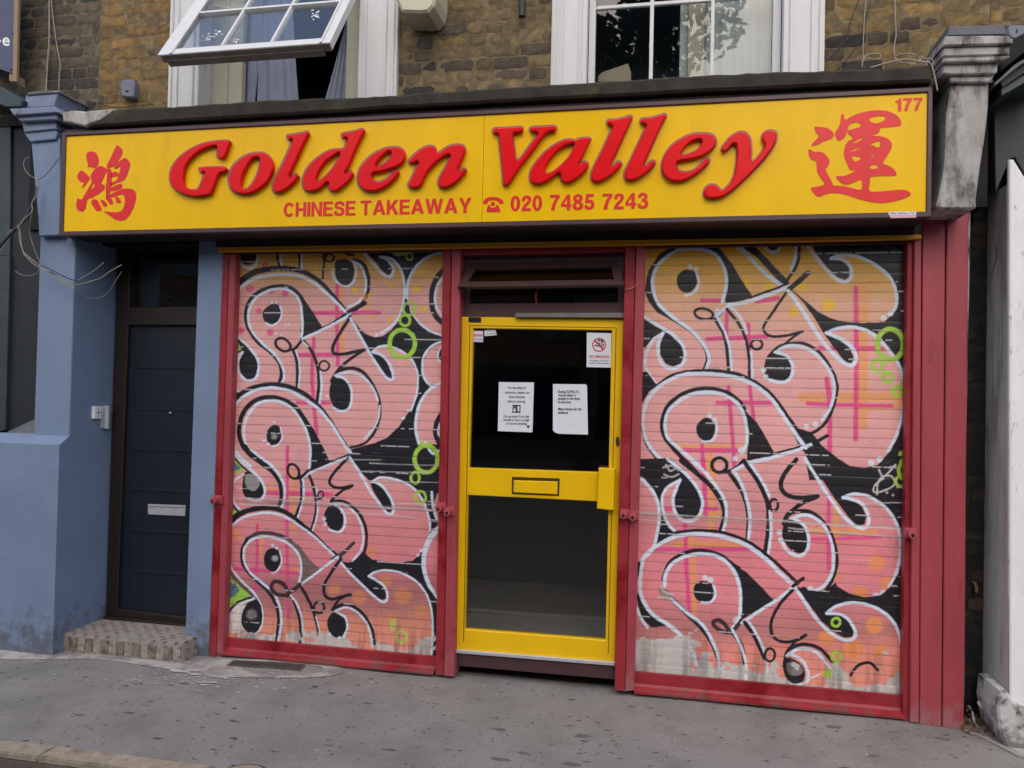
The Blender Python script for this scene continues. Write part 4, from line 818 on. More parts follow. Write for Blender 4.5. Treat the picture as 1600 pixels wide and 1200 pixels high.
# transom and the tilted hopper above
tr = MB(); tr.pp(q("719,398 979,393 976,500 718,498"), .05, .10, holes=[q("734,412 966,407 965,472 733,474")], bev=.004); trf = tr.build('transom_window', M['maroon'], SH)
tr = MB(); tr.pp(q("733,410 967,405 966,474 732,476"), .08, .085, bev=0, back=True, yt=.05); tr.build('glass_pane', M['glassdoor'], trf)
hp = MB()
A = [P(736, 416, .045), P(966, 411, .045)]; B = [P(716, 452, -.075), P(975, 448.5, -.075)]
def plank(mb, a, b, c, d, t):
    n = (b-a).cross(d-a).normalized()*t; V = [a, b, c, d, a+n, b+n, c+n, d+n]; mb.add(V, [(0,1,2,3),(4,5,6,7),(0,1,5,4),(1,2,6,5),(2,3,7,6),(3,0,4,7)])
L_ = lambda a, b, t: a+(b-a)*t
plank(hp, B[0], B[1], L_(B[1], A[1], .22), L_(B[0], A[0], .22), .02); plank(hp, L_(B[0], A[0], .8), L_(B[1], A[1], .8), A[1], A[0], .02)
plank(hp, B[0], L_(B[0], B[1], .05), L_(A[0], A[1], .05), A[0], .021); plank(hp, L_(B[0], B[1], .95), B[1], A[1], L_(A[0], A[1], .95), .021)
hpo = hp.build('tilted_hopper', mat('faded_brown_paint', (66, 46, 44), .45, .15, 9), SH)
hp = MB(); plank(hp, L_(B[0], A[0], .2), L_(B[1], A[1], .2), L_(B[1], A[1], .82), L_(B[0], A[0], .82), .004); hp.build('glass_pane', M['glassdoor'], hpo)
mb = MB(); mb.tube([P(840, 436, .0), P(836, 444, -.02), P(840, 452, -.04), P(837, 462, -.04), P(838, 474, -.02)], .0035, 6); mb.build('pull_chain', mat('red_cord', (150, 40, 44), .6), hpo)
# threshold
mb = MB(); mb.pp(q("708.5,1014.5 961,1034.5 960.5,1040 708.5,1019.5"), .012, .09, bev=.002, yt=.02); mb.build('threshold_strip', M['metal'], SH)
mb = MB(); mb.pp(q("708,1019 961,1039 961,1062 708,1040"), .03, .1, bev=.003, yt=.03); mb.build('door_sill', M['maroon'], SH)
# ---- red panelled pilaster with stone console
mb = MB(); mb.pp(q("1442,336 1477.5,336 1471,1136 1437,1132"), -.04, .15, bev=.004, yt=-.04); rp = mb.build('red_pilaster', M['postdull'], SH)
mb = MB(); mb.pp(q("1479,334 1513,331 1505.5,1141 1472.5,1137"), -.046, .16, bev=.005, yt=-.04); mb.build('pilaster_board', M['postdull'], rp)
mb = MB(); mb.pp(q("1513,331 1519,330 1512,700 1509,1090 1505,1120 1506.5,700"), -.02, .15, bev=.002, yt=-.04); mb.build('crumbling_edge', M['stone'], rp)
cs = MB()
cs.pp(catmull(q("1484,129 1484,129 1510,131 1543,129 1543,129 1543,150 1541,180 1537,215 1530,260 1526,290 1523,314 1521,327 1495,328 1464,326 1466,306 1474,262 1476,220 1478,180 1482,150"), 4, True), -.30, -.06, bev=.010, yt=-.28)
rc = cs.build('stone_console', M['stone'], SH)
for s, yf, m_ in (("1486,118 1551,115 1551,121 1546,128 1542,131 1485,131 1482,124", -.325, 'stone'), ("1471,98.5 1557.5,97.5 1556,115 1550,118 1485,119 1471,117", -.345, 'stone'), ("1470,89 1573,86 1576,92 1560,98 1472,100", -.37, 'stone'),
                  ("1473,72 1576,70 1575,88 1470,91", -.38, 'stone'), ("1475,59 1572,58 1581,64 1580,71 1471,74", -.40, 'stone'), ("1481,42.5 1567,41.5 1572,57 1477,59", -.36, 'lead')):
    mb = MB(); mb.pp(q(s), yf, -.052, bev=.006, yt=yf+.02); mb.build('console_cap', M[m_], rc)
# ---- blue pilaster on the left, its plinth and cap
mb = MB(); mb.box((P(62, 400, -.2).x, -.2, 1.30), (P(117.5, 400, -.2).x, .21, 2.78), bev=.004); bp_ = mb.build('blue_pilaster', M['blue'], SH)
xs_ = P(117.5, 400, -.2).x+.001; xr = xs_
V = [(-4.75, -.283, -.04), (xr, -.283, -.04), (xr, -.283, 1.358), (-4.75, -.283, 1.358), (-4.75, -.19, 1.418), (xs_, -.19, 1.418), (xs_, .21, 1.418), (xs_+.0, .21, -.04), (xr, .21, -.04), (xr, .21, 1.358)]
mb = MB(); mb.add(V, [(0, 1, 2, 3), (3, 2, 5, 4), (1, 8, 9, 2), (2, 9, 6, 5)]); mb.build('plinth', M['blue'], bp_)
for s, yf, m_ in (("52,221 97,217 98,290 99,368 64,370 63,340 58,290", -.25, 'blue'), ("40,206 91,202 93,210 90,219 51,223 44,214", -.27, 'blue'), ("37,190 91,187 91,203 41,208", -.285, 'bluest'), ("24,181 93,177 92,188 36,191", -.32, 'bluest'), ("18,171.5 88,167.5 94,177 25,182", -.345, 'bluest'), ("44,150 95,145 88,168 41,170.5", -.30, 'bluest'), ("46,147 52,144.5 95,142.5 97,146.5 45,151", -.31, 'lead')):
    mb = MB(); mb.pp(q(s), yf, -.052, bev=.005, yt=yf+.02); mb.build('pilaster_cap', M[m_], bp_)
mb = MB(); mb.pp(q("311,372 349,372 325.5,1029 288,1027"), -.03, .255, bev=.004); mb.build('blue_strip', M['blue'], SH)
# ---- dark side door
SY = .205
fr = MB(); fr.pp(q("184,372 330,372 312,980 165,968"), SY-.03, .26, holes=[q("203,378 320,376 318,478 201,480"), q("200,508 320,508 300,966 183,952")], bev=.004, yt=SY-.03); sfr = fr.build('side_door_frame', M['wooddk'], SH)
mb = MB(); mb.pp(q("201,507 322,507 304,968 183,953"), SY, .25, bev=0, yt=SY); sd_ = mb.build('side_door', M['doorblk'], SH); sd_['label'] = 'dark navy front door with a silver letter plate, recessed between the blue walls'
mb = MB()
for yb in (571, 636, 699, 762, 826, 889):
    sl_ = (yb-560)*.022
    mb.pp([(211-(yb-560)*.028, yb-.2+0), (322, yb+1+sl_), (322, yb+6+sl_), (211-(yb-560)*.028, yb+5)], SY-.005, SY+.002, bev=.002, yt=SY)
mb.pp(q("211,520 213,520 200,945 198,945"), SY-.004, SY+.002, bev=.001, yt=SY); mb.build('door_groove', M['doorblk'], sd_)
mb = MB(); mb.pp(q("232,787.5 291,789.5 290,806.5 232,803.5"), SY-.008, SY+.002, bev=.002, yt=SY); lp = mb.build('letter_plate', M['metal'], sd_)
mb = MB(); mb.pp(q("234,790.5 289,792.5 288,794 234,792"), SY-.0086, SY-.005, bev=0, yt=SY); mb.build('letter_slot', M['plast'], sd_)
mb = MB(); c = P(267, 645, SY); mb.tube([(c.x, SY-.012, c.z), (c.x, SY+.002, c.z)], .007, 12); mb.build('peephole', M['metal'], sd_)
mb = MB(); mb.pp(q("202,376 322,374 320,480 200,482"), .235, .24, bev=0, back=True, yt=SY-.02); mb.build('fanlight_glass', M['glassdoor'], sfr)
mb = MB(); mb.pp(q("163,963 300,976 300,984 162,970"), SY-.06, .25, bev=.004, yt=SY-.05); mb.build('side_threshold', M['wooddk'], SH)
mb = MB(); mb.box((-3.86, .04, 2.72), (-2.9, .26, 2.74)); mb.build('porch_soffit', M['black'], SH)
# tiled step
M_TILE = mat('step_tiles', (146, 142, 136), .75, .2, 16, bump=.4, bscale=60)
def tiles(m):
    nt = m.node_tree; N = nt.nodes; L = nt.links; b = N['Principled BSDF']; src = b.inputs['Base Color'].links[0].from_socket
    geo = N.new('ShaderNodeNewGeometry'); mp = N.new('ShaderNodeMapping'); mp.inputs['Rotation'].default_value = (0, 0, math.radians(45)); mp.inputs['Location'].default_value = (.013, .02, 0); L.new(geo.outputs['Position'], mp.inputs[0])
    vo = N.new('ShaderNodeTexVoronoi'); vo.inputs['Scale'].default_value = 17; vo.inputs['Randomness'].default_value = 0.04; vo.distance = 'CHEBYCHEV'; L.new(mp.outputs[0], vo.inputs['Vector'])
    lt = N.new('ShaderNodeMapRange'); lt.inputs[1].default_value = .22; lt.inputs[2].default_value = .27; lt.inputs[3].default_value = .85; lt.inputs[4].default_value = 0; L.new(vo.outputs['Distance'], lt.inputs[0])
    no = N.new('ShaderNodeTexNoise'); no.inputs['Scale'].default_value = 9; L.new(geo.outputs['Position'], no.inputs['Vector'])
    mm_ = N.new('ShaderNodeMath'); mm_.operation = 'MULTIPLY'; nr = N.new('ShaderNodeMapRange'); nr.inputs[1].default_value = .3; nr.inputs[2].default_value = .55; L.new(no.outputs['Fac'], nr.inputs[0]); L.new(lt.outputs[0], mm_.inputs[0]); L.new(nr.outputs[0], mm_.inputs[1])
    mx = N.new('ShaderNodeMix'); mx.data_type = 'RGBA'; L.new(mm_.outputs[0], mx.inputs['Factor']); L.new(src, mx.inputs['A']); mx.inputs['B'].default_value = (*lin((108, 66, 58)), 1); L.new(mx.outputs['Result'], b.inputs['Base Color'])
tiles(M_TILE)
sx0, sx1, sy0, sz = -3.855, P(289, 1010, -.16).x, -.185, .118
mb = MB(); mb.box((sx0, sy0, -.05), (sx1, .22, sz), bev=.008); stp = mb.build('tiled_step', M_TILE, SH)
r = random.Random(8); n = 15; MBR = mat('riser_brown', (124, 110, 102), .8, .5, 22, rgb2=(92, 72, 66), t2=(.5, .6), scale2=30); MBF = mat('riser_buff', (146, 139, 132), .8, .35, 22, rgb2=(104, 84, 76), t2=(.56, .64), scale2=30); wd = (sx1-sx0-.02)/n
for i in range(n):
    x0 = sx0+.01+i*wd
    mb = MB(); mb.box((x0+.0015, sy0-.004-r.random()*.002, .012), (x0+wd-.0015, sy0+.002, sz-.02), bev=.0015); rt = mb.build('riser_tile', MBR if i % 2 else MBF, stp)
# ---- upper windows
def obox(mb, o, ux, uy, uz, a, b, m=0):
    V = []
    for k in (a[2], b[2]):
        for i, j in ((a[0], a[1]), (b[0], a[1]), (b[0], b[1]), (a[0], b[1])): V.append(o+ux*i+uy*j+uz*k)
    mb.add(V, [(0, 3, 2, 1), (4, 5, 6, 7), (0, 1, 5, 4), (1, 2, 6, 5), (2, 3, 7, 6), (3, 0, 4, 7)], m)
ZB, ZT = 3.40, 4.95
def casing(name, X, ain, bin_, fy, label):
    o = None; a, b = X
    mb = MB()                                                       # architrave boards with beads either side
    for x0, x1 in ((a, ain), (bin_, b)):
        mb = MB(); mb.box((x0, -.085, ZB), (x1, .0, ZT), bev=.003)
        for t in (.10, .30, .82):
            xx = x0+(x1-x0)*(t if x0 == a else 1-t); mb.box((xx-.009, -.097, ZB), (xx+.009, -.08, ZT), bev=.004)
        if o is None: o = mb.build(name, M['white'], SH)
        else: mb.build('architrave', M['white'], o)
    o['label'] = label
    mb = MB(); mb.box((ain-.03, .0, ZB), (ain+.004, fy+.05, ZT)); mb.box((bin_-.004, .0, ZB), (bin_+.03, fy+.05, ZT)); mb.box((ain, fy-.06, ZB-.02), (bin_, fy+.05, ZB+.09), bev=.004); mb.build('window_reveal', M['white'], o)
    return o
w1 = casing('casement_window', WL, -3.042, -1.926, .08, 'white painted window with its casement pushed open over the left of the sign')
mb = MB()
mb.box((-3.04, .05, ZB), (P(378, 130, .05).x, .10, ZT), bev=.004); mb.box((P(540, 120, .05).x, .05, ZB), (-1.93, .10, ZT), bev=.004)
mb.box((P(352, 130, .05).x, .038, ZB), (P(357, 130, .05).x, .06, ZT), bev=.003); mb.build('inner_frame', M['curtcream'], w1)
# open sash
X0, X1 = -3.042, -1.926; BL = Vector((X0, -.50, 3.754)); dn = Vector((0, .44, .636)).normalized(); nx_ = Vector((1, 0, 0)); nn_ = nx_.cross(dn).normalized()
if nn_.y > 0: nn_ = -nn_
Lh = 1.15; Wd = X1-X0
sash = MB(); T = -.045
for a, b in (((0, 0, T), (.085, Lh, 0)), ((Wd-.062, 0, T), (Wd, Lh, 0)), ((.085, 0, T), (Wd-.062, .055, 0)), ((.085, Lh-.06, T), (Wd-.062, Lh, 0))): obox(sash, BL, nx_, dn, nn_, a, b)
for a, b in (((.085, .0, 0), (.1, Lh, .008)), ((Wd-.062, 0, 0), (Wd-.05, Lh, .008))): obox(sash, BL, nx_, dn, nn_, a, b)
iw = Wd-.147
for k in (1, 2): obox(sash, BL, nx_, dn, nn_, (.085+iw*k/3-.008, .05, -.03), (.085+iw*k/3+.008, Lh-.05, 0.002))
obox(sash, BL, nx_, dn, nn_, (.085, .455, -.03), (Wd-.062, .475, .004))
so_ = sash.build('open_sash', M['white'], w1)
mb = MB(); obox(mb, BL, nx_, dn, nn_, (.02, -.006, -.05), (Wd-.005, .0, -.004)); obox(mb, BL, nx_, dn, nn_, (.05, -.012, -.075), (Wd-.05, -.004, -.035)); mb.build('drip_rail', M['whitedirty'], so_)
mb = MB(); obox(mb, BL, nx_, dn, nn_, (.08, .05, -.018), (Wd-.06, Lh-.05, -.014)); mb.build('glass_pane', M['glasswin'], so_)
mb = MB(); rr = random.Random(4)
for (u, v, n) in ((.26, .17, 16), (.30, .22, 10), (.47, .14, 7), (.93, .33, 12), (.90, .37, 8)):
    for k in range(n):
        a = u+rr.gauss(0, .018); b = v+rr.gauss(0, .022); s = .003+.005*rr.random(); c = BL+nx_*a+dn*b+nn_*(-.0125); g = [rr.uniform(.5, 1.3) for _ in range(6)]
        mb.add([c+nx_*s*g[i]*math.cos(i*1.047)+dn*s*g[i]*math.sin(i*1.047) for i in range(6)], [tuple(range(6))])
mb.build('dirt_splash', M['wtext'], so_)
mb = MB(); c = P(380, 94, -.40); mb.box((c.x-.025, -.42, c.z-.008), (c.x+.02, -.39, c.z+.004), bev=.003); mb.box((c.x-.01, -.40, c.z-.004), (c.x+.0, -.36, c.z+.04), bev=.002); mb.build('sash_handle', M['metal'], so_)
# right window
w2 = casing('fixed_window', WR, P(916, 100, -.085).x, P(1224, 80, -.085).x, .06, 'white painted closed window with glazing bars above the right of the sign')
ax, bx = P(930, 90, .03).x, P(1206, 80, .03).x
mb = MB(); mb.box((P(916, 100, .0).x-.02, .0, ZB), (ax, .05, ZT), bev=.003); mb.box((bx, .0, ZB), (P(1224, 80, .0).x+.02, .05, ZT), bev=.003)
for xp, wd in ((1018, .011), (1113, .010)): xx = P(xp, 60, .03).x; mb.box((xx-wd, .018, ZB), (xx+wd, .045, ZT), bev=.003)
zb = P(1018, 7, .03).z; mb.box((ax, .020, zb-.011), (bx, .044, zb+.011), bev=.003); mb.build('glazing_bars', M['white'], w2)
mb = MB(); mb.box((ax-.01, .030, ZB), (bx+.01, .034, ZT)); mb.build('glass_pane', M['glasspale'], w2)
# dark rooms behind the glass
def room(name, x0, x1, y0, y1, z0, z1, m=M['room']):
    V = [(x, y, z) for z in (z0, z1) for y in (y0, y1) for x in (x0, x1)]
    mb = MB(); mb.add(V, [(0, 1, 3, 2), (4, 5, 7, 6), (0, 2, 6, 4), (1, 3, 7, 5), (2, 3, 7, 6)]); return mb.build(name, m, SH)
room('upper_room', -3.6, -1.4, .12, 2.4, 3.3, 5.1); room('upper_room', -1.2, 1.2, .12, 2.4, 3.3, 5.1, mat('upper_room_wall', (120, 130, 140), .9, .1, 2)); room('shop_interior', -2.3, .9, .12, 3.2, 0.0, 2.72, M['room']); mb = MB(); mb.box((-2.3, .13, .05), (.9, 3.2, .125)); mb.build('shop_floor', mat('lino_floor', (176, 170, 160), .5, .1, 4), SH)
mb = MB(); mb.box((-1.9, 2.0, .125), (.3, 2.5, 1.15), bev=.02); mb.box((-1.95, 1.95, 1.15), (.35, 2.5, 1.19), bev=.01); mb.build('shop_counter', mat('counter_front', (96, 84, 74), .5, .1, 4), SH)
room('hallway', -4.0, -3.0, .28, 2.0, 0, 2.75)
# curtains and blinds (hung things)
def curtain(name, label, pts, y, m, amp=.012, per=.05, group=None):
    (xa, xb) = pts[0][0], pts[-1][0]; n = 60; V = []; F = []
    for j in range(9):
        z = 3.3+.2*j
        for i in range(n+1):
            t = i/n; x = np.interp(t, np.linspace(0, 1, len(pts)), [p[0] for p in pts]); sk = np.interp(t, np.linspace(0, 1, len(pts)), [p[1] for p in pts])
            V.append((x+sk*(z-3.6), y+amp*math.sin(6.283*(x/per))+.004*math.sin(z*7+x*30), z))
    for j in range(8):
        for i in range(n): a = j*(n+1)+i; F.append((a, a+1, a+n+2, a+n+1))
    o = mesh(name, V, F, m, None, True); sm = o.modifiers.new('thickness', 'SOLIDIFY'); sm.thickness = .002
    tag(o, label, 'blind' if 'blind' in name else 'curtain', 'curtains and blinds in the upper windows'); return o
px_ = lambda a, y: P(a, 120, y).x
curtain('curtain', 'blue grey curtain hanging in the left part of the open window', [(px_(379, .14), 0), (px_(398, .14), .06)], .14, M['curtblue'], .008, .07)
curtain('curtain', 'blue grey curtain in the middle of the open window, left of the dark gap', [(px_(404, .15), 0), (px_(468, .15), -.10)], .15, M['curtblue'], .016, .13)
curtain('curtain', 'blue grey curtain drawn aside at the right of the open window', [(px_(502, .15), .28), (px_(542, .15), 0)], .15, M['curtblue'], .006, .05)
curtain('window_blind', 'pale ribbed blind in the right half of the closed window', [(px_(1061, .13), 0), (px_(1206, .13), 0)], .13, M['curtwhite'], .010, .085)
curtain('window_blind', 'narrow cream blind bunched at the centre of the closed window', [(px_(1074, .115), 0), (px_(1100, .115), 0)], .115, M['curtcream'], .005, .0125)
mb = MB(); mb.pp(q("934,128 985,128 986,112 981,99 940,113 934,120"), .12, .24, bev=.003); tag(mb.build('cardboard_box', M['card']), 'open cardboard box standing in the lower left corner of the closed window', 'box')
# ------------------------------------------------------------------ shop sign
SG = thing('shop_sign', 'long yellow fascia sign with raised red letters and two large red characters', 'sign', (-1.26, -.29, 2.71))
FX0, FX1, FZ0, FZ1 = P(97.5, 205, -.3).x, P(1457.5, 140, -.3).x, P(92, 369, -.3).z, P(97, 205, -.3).z-.006
mb = MB(); mb.box((FX0+.004, -.285, FZ0+.004), (FX1-.004, -.052, FZ1+.02)); mb.build('sign_box', M['darkbox'], SG)
yx0, yx1, yz0, yz1 = P(102, 290, -.295).x, P(1447.5, 240, -.295).x, P(99, 362, -.295).z, P(105, 213, -.295).z
mb = MB(); mb.prism(rect(FX0, FZ0, FX1, FZ1), -.306, -.27, [rect(yx0, yz0, yx1, yz1)], .004); mb.build('sign_frame', M['maroon'], SG)
jx = P(755, 260, -.295).x
for a, b in ((yx0-.006, jx-.0012), (jx+.0012, yx1+.006)):
    mb = MB(); mb.box((a, -.295, yz0-.006), (b, -.288, yz1+.006)); mb.build('sign_panel', M['yellow'], SG)
def letter(name, s, hole, ox, oy, k=.1):
    out = catmull(q(s, ox, oy, k), 4, True); hs = [catmull(q(h, ox, oy, k), 4, True) for h in hole]
    c = lambda L, y: [(P(a, b, y).x, P(a, b, y).z) for a, b in L]
    y0 = -.296
    def off(l, d):
        a = sum(l[i][0]*l[(i+1) % len(l)][1]-l[(i+1) % len(l)][0]*l[i][1] for i in range(len(l)))
        if a < 0: l = l[::-1]
        r = []
        for i in range(len(l)):
            p, n_ = Vector(l[i-1]), Vector(l[(i+1) % len(l)]); t = (n_-p)
            if t.length < 1e-9: r.append(l[i]); continue
            t.normalize(); r.append((l[i][0]-t.y*d, l[i][1]+t.x*d))
        return r
    base = c(out, y0); bh = [c(h, y0) for h in hs]
    mb = MB(); mb.prism(off(base, .0015), y0-.007, y0+.002, [off(h, -.0005) for h in bh], .0015)
    rim = mb.build('letter_rim', M['rim'], None)
    fr = c(out, y0-.03); fh = [c(h, y0-.03) for h in hs]
    for f_ in (1, .93, .86, .78, .7, .6, .5, .4):
        mb = MB(); mb.prism(off(fr, .0095*(.5+.5*f_)), y0-.034, y0-.005, [off(h, -.005*f_) for h in fh], .0062*f_)
        if mb.ok: break
    if not mb.ok: print('LETTER', ox, f_)
    o = mb.build(name, M['red'], SG)
    w_ = rim.location.copy(); rim.parent = o
    rim.data.transform(Matrix.Translation(w_-ploc(o))); rim.location = (0, 0, 0)
    return o
letter('raised_letter', "1000,190 960,180 900,178 850,180 760,190 640,210 520,245 400,300 290,370 190,450 110,550 60,640 40,740 48,840 85,920 150,985 240,1035 350,1065 470,1080 590,1062 680,1042 715,1000 740,940 770,860 800,780 835,715 870,700 925,690 950,650 945,615 920,598 850,593 700,593 560,603 515,615 500,635 515,690 550,712 590,695 575,740 560,780 520,870 480,940 400,950 330,925 280,865 272,790 282,690 310,590 370,500 450,420 560,345 680,300 770,285 780,330 785,400 782,450 805,480 850,490 890,475 925,430 960,340 985,270 1008,215", [], 260, 200)
letter('raised_letter', "1470,365 1380,370 1260,400 1130,475 1030,580 975,690 955,790 970,900 1015,985 1100,1035 1210,1052 1340,1030 1480,950 1590,850 1650,740 1685,640 1680,540 1640,450 1580,395 1520,370", ["1400,465 1350,485 1290,555 1240,650 1200,750 1175,850 1175,915 1215,945 1280,920 1345,840 1405,720 1440,600 1450,510 1435,470"], 260, 200)
letter('raised_letter', "600,135 550,150 460,165 370,185 300,195 275,215 270,250 285,285 320,302 350,285 325,360 270,490 200,640 130,780 70,900 42,990 45,1060 75,1115 130,1130 200,1110 290,1060 400,970 460,895 480,845 460,810 420,800 370,825 335,870 355,800 440,620 520,440 600,270 638,190 635,155", [], 420, 190)
letter('raised_letter', "1460,95 1420,105 1340,130 1240,150 1160,165 1125,190 1120,230 1140,265 1180,275 1208,262 1195,320 1160,405 1060,410 940,435 820,500 700,590 600,700 540,810 512,920 520,1020 560,1085 640,1108 740,1085 830,1035 915,955 915,1020 945,1080 1010,1105 1100,1070 1200,990 1290,900 1328,830 1325,785 1295,758 1240,768 1195,810 1260,700 1350,480 1430,310 1500,170 1508,125", ["1100,490 1095,530 1050,620 990,720 900,820 820,890 755,930 742,900 765,820 820,720 900,620 990,550 1060,505"], 420, 190)
letter('raised_letter', "700,278 620,280 520,295 400,345 280,420 180,520 110,620 72,740 78,860 125,945 215,1000 330,1008 440,980 560,915 660,830 730,750 748,690 735,650 690,635 640,650 575,735 500,795 420,825 350,810 325,765 335,718 430,705 560,670 690,625 790,565 840,490 850,400 825,340 770,295", ["600,390 590,450 540,510 470,560 395,590 378,575 420,510 480,440 540,390 585,375"], 550, 200)
letter('raised_letter', "740,358 650,372 560,420 470,490 400,565 370,610 378,650 420,672 480,660 520,635 475,740 420,860 368,955 362,1010 400,1050 470,1055 550,1035 605,985 650,880 710,780 790,690 890,600 975,545 1012,535 985,610 930,720 870,820 828,920 832,990 870,1045 935,1052 1030,1030 1140,960 1240,860 1300,780 1302,740 1275,715 1220,720 1165,765 1200,690 1250,570 1290,460 1285,400 1240,350 1170,338 1090,345 1000,370 900,430 835,475 830,425 800,375", [], 600, 190)
letter('raised_letter', "480,160 350,170 200,178 80,185 40,215 30,260 55,300 120,315 130,420 150,600 170,780 185,940 190,1060 215,1110 265,1120 320,1085 400,965 500,815 620,665 740,505 850,355 930,280 1020,270 1060,225 1060,175 1020,148 980,147 850,155 700,160 630,180 608,220 625,262 680,282 735,290 660,390 560,530 440,680 415,560 398,430 388,305 470,290 530,255 540,200 520,170", [], 765, 180)
letter('raised_letter', "1560,335 1500,332 1400,345 1340,368 1240,356 1120,385 980,460 850,560 740,680 650,810 608,930 615,1020 670,1080 780,1090 900,1045 1020,965 1085,915 1090,990 1135,1055 1220,1075 1330,1030 1450,940 1540,840 1558,770 1535,718 1480,705 1440,725 1410,760 1460,680 1520,550 1580,420 1598,360", ["1315,440 1290,530 1230,640 1140,740 1040,830 940,890 885,895 880,830 930,730 1000,630 1090,540 1190,480 1280,450"], 765, 180)
letter('raised_letter', "850,88 740,120 640,145 510,152 470,180 462,220 485,260 550,280 500,390 440,520 370,670 300,810 235,950 212,1050 235,1130 310,1162 400,1145 540,1070 670,960 728,880 728,835 700,808 640,812 570,880 600,800 680,630 770,430 855,250 892,150 888,105", [], 900, 170)
letter('raised_letter', "1370,62 1270,92 1160,120 1040,130 990,160 982,205 1005,245 1075,265 1020,380 950,530 880,680 810,830 745,960 735,1060 775,1125 860,1140 970,1110 1100,1030 1215,920 1258,850 1250,805 1205,790 1150,808 1085,875 1130,760 1210,580 1310,360 1395,190 1430,120 1415,78", [], 900, 170)
letter('raised_letter', "760,160 640,168 520,203 400,268 280,358 190,470 130,600 115,730 150,845 235,925 350,955 480,942 600,895 720,815 840,715 900,635 905,585 880,552 835,550 780,590 710,670 620,740 510,765 430,750 400,690 412,640 530,620 670,595 800,548 920,475 995,385 1012,300 980,220 900,172", ["755,310 740,370 680,430 590,478 480,512 450,500 500,420 570,350 660,300 725,285"], 1020, 190)
letter('raised_letter', "690,88 600,108 500,170 420,260 358,345 355,400 395,435 450,430 500,390 545,335 580,315 592,400 590,520 575,640 545,780 495,890 430,965 375,1000 335,955 275,918 190,915 110,965 75,1040 90,1120 165,1165 280,1168 400,1140 520,1070 640,970 760,860 900,720 1040,570 1150,430 1235,290 1258,180 1235,95 1150,68 1060,85 995,145 982,225 1020,290 1018,350 960,440 858,550 862,450 855,300 830,180 770,110", [], 1090, 195)
# flat red characters and lettering
VY = -.297
def vinyl(name, outs, holes, ox, oy, k, m='redflat', par=None, y=VY, sm=True):
    mb = MB()
    for i, s in enumerate(outs):
        o = catmull(q(s, ox, oy, k), 3, True) if sm else q(s, ox, oy, k)
        mb.pp(o, y, y+.0015, [catmull(q(h, ox, oy, k), 3, True) for h in (holes[i] if i < len(holes) else [])], bev=0, yt=y)
    return mb.build(name, M[m], SG if par is None else par)
vinyl('red_character', ["325,115 390,130 425,190 445,270 420,340 380,375 310,360 265,355 275,320 255,250 245,180 270,130",
 "175,415 230,450 290,510 300,545 270,590 220,660 180,690 195,640 210,605 160,595 120,550 105,500 130,450",
 "310,500 350,430 410,365 460,340 520,360 572,400 545,470 510,550 480,620 530,640 530,700 480,750 400,800 330,845 270,860 250,930 235,1010 180,1055 110,1030 90,960 100,880 110,850 175,865 210,810 250,740 290,670 330,600 320,540",
 "730,20 790,60 815,110 800,180 740,270 680,340 590,380 565,350 590,290 640,190 690,80",
 "575,388 630,398 642,470 645,600 630,700 605,790 560,800 552,690 566,560 570,450",
 "840,220 900,250 935,320 910,410 870,520 810,580 740,602 640,645 634,605 720,565 745,500 770,420 775,355 720,385 680,380 690,340 760,270",
 "636,460 700,430 740,450 740,495 640,520", "634,690 720,640 790,620 810,650 790,695 700,730 634,735",
 "600,800 720,740 820,700 920,695 1000,730 1025,800 1010,920 960,1050 880,1160 800,1200 700,1180 600,1110 520,1055 620,1060 740,1065 810,1030 845,940 850,850 820,790 740,800 690,822 620,835",
 "560,790 610,822 660,890 660,935 620,945 590,900 555,860", "700,815 750,840 790,890 780,920 730,920 710,880",
 "470,870 520,880 575,945 560,975 520,975 485,920", "370,860 420,880 460,960 485,1020 450,1050 400,1040 360,980 325,930 335,880"],
 [[], [], ["350,620 375,640 360,680 325,705 340,660"]], 110, 225, .1)
vinyl('red_character', ["95,250 170,250 250,265 310,310 325,350 290,390 200,420 130,460 70,470 60,455 110,400 145,355 110,310",
 "435,100 455,165 520,130 600,95 750,60 900,55 1000,80 1080,130 1110,190 1105,225 1090,240 1000,250 870,262 860,300 820,330 760,350 850,355 940,380 995,430 1000,490 960,570 920,630 900,680 960,700 1020,740 1055,790 1040,820 900,825 760,835 745,900 740,1000 850,1005 980,995 1100,985 1180,995 1225,1035 1190,1070 1080,1110 960,1135 850,1140 740,1125 600,1090 500,1055 400,1030 300,1025 210,1045 150,1070 100,1040 50,970 120,950 210,925 200,890 170,850 130,780 120,700 115,655 60,630 30,580 25,520 50,515 90,540 170,540 230,580 270,640 260,700 225,745 260,820 300,890 320,935 420,940 520,960 640,982 645,870 560,900 480,925 420,915 350,845 370,825 460,820 540,780 580,762 510,750 485,690 450,620 440,540 460,460 500,410 550,380 490,330 490,290 560,270 640,240 610,200 560,200 500,230 480,300 450,370 380,412 345,370 340,310 380,250 400,180 410,110"],
 [[], ["735,155 830,125 925,130 900,180 830,205 770,195", "540,440 640,380 650,395 590,430", "525,520 640,490 600,515 540,535", "535,590 645,610 570,655", "755,450 860,420 850,490 790,470", "755,700 815,695 840,730 755,740", "760,585 785,580 790,595 765,600"]], 1260, 165, 1/7.5)
vinyl('telephone_symbol', ["75,122 95,100 120,91 150,87 185,91 212,101 233,122 232,141 200,142 192,124 170,115 150,113 128,116 112,124 107,142 77,142",
   "122,146 128,162 140,172 160,172 174,162 180,146 194,158 208,188 206,206 103,206 101,188 110,160"], [], 740, 290, .2, sm=False)
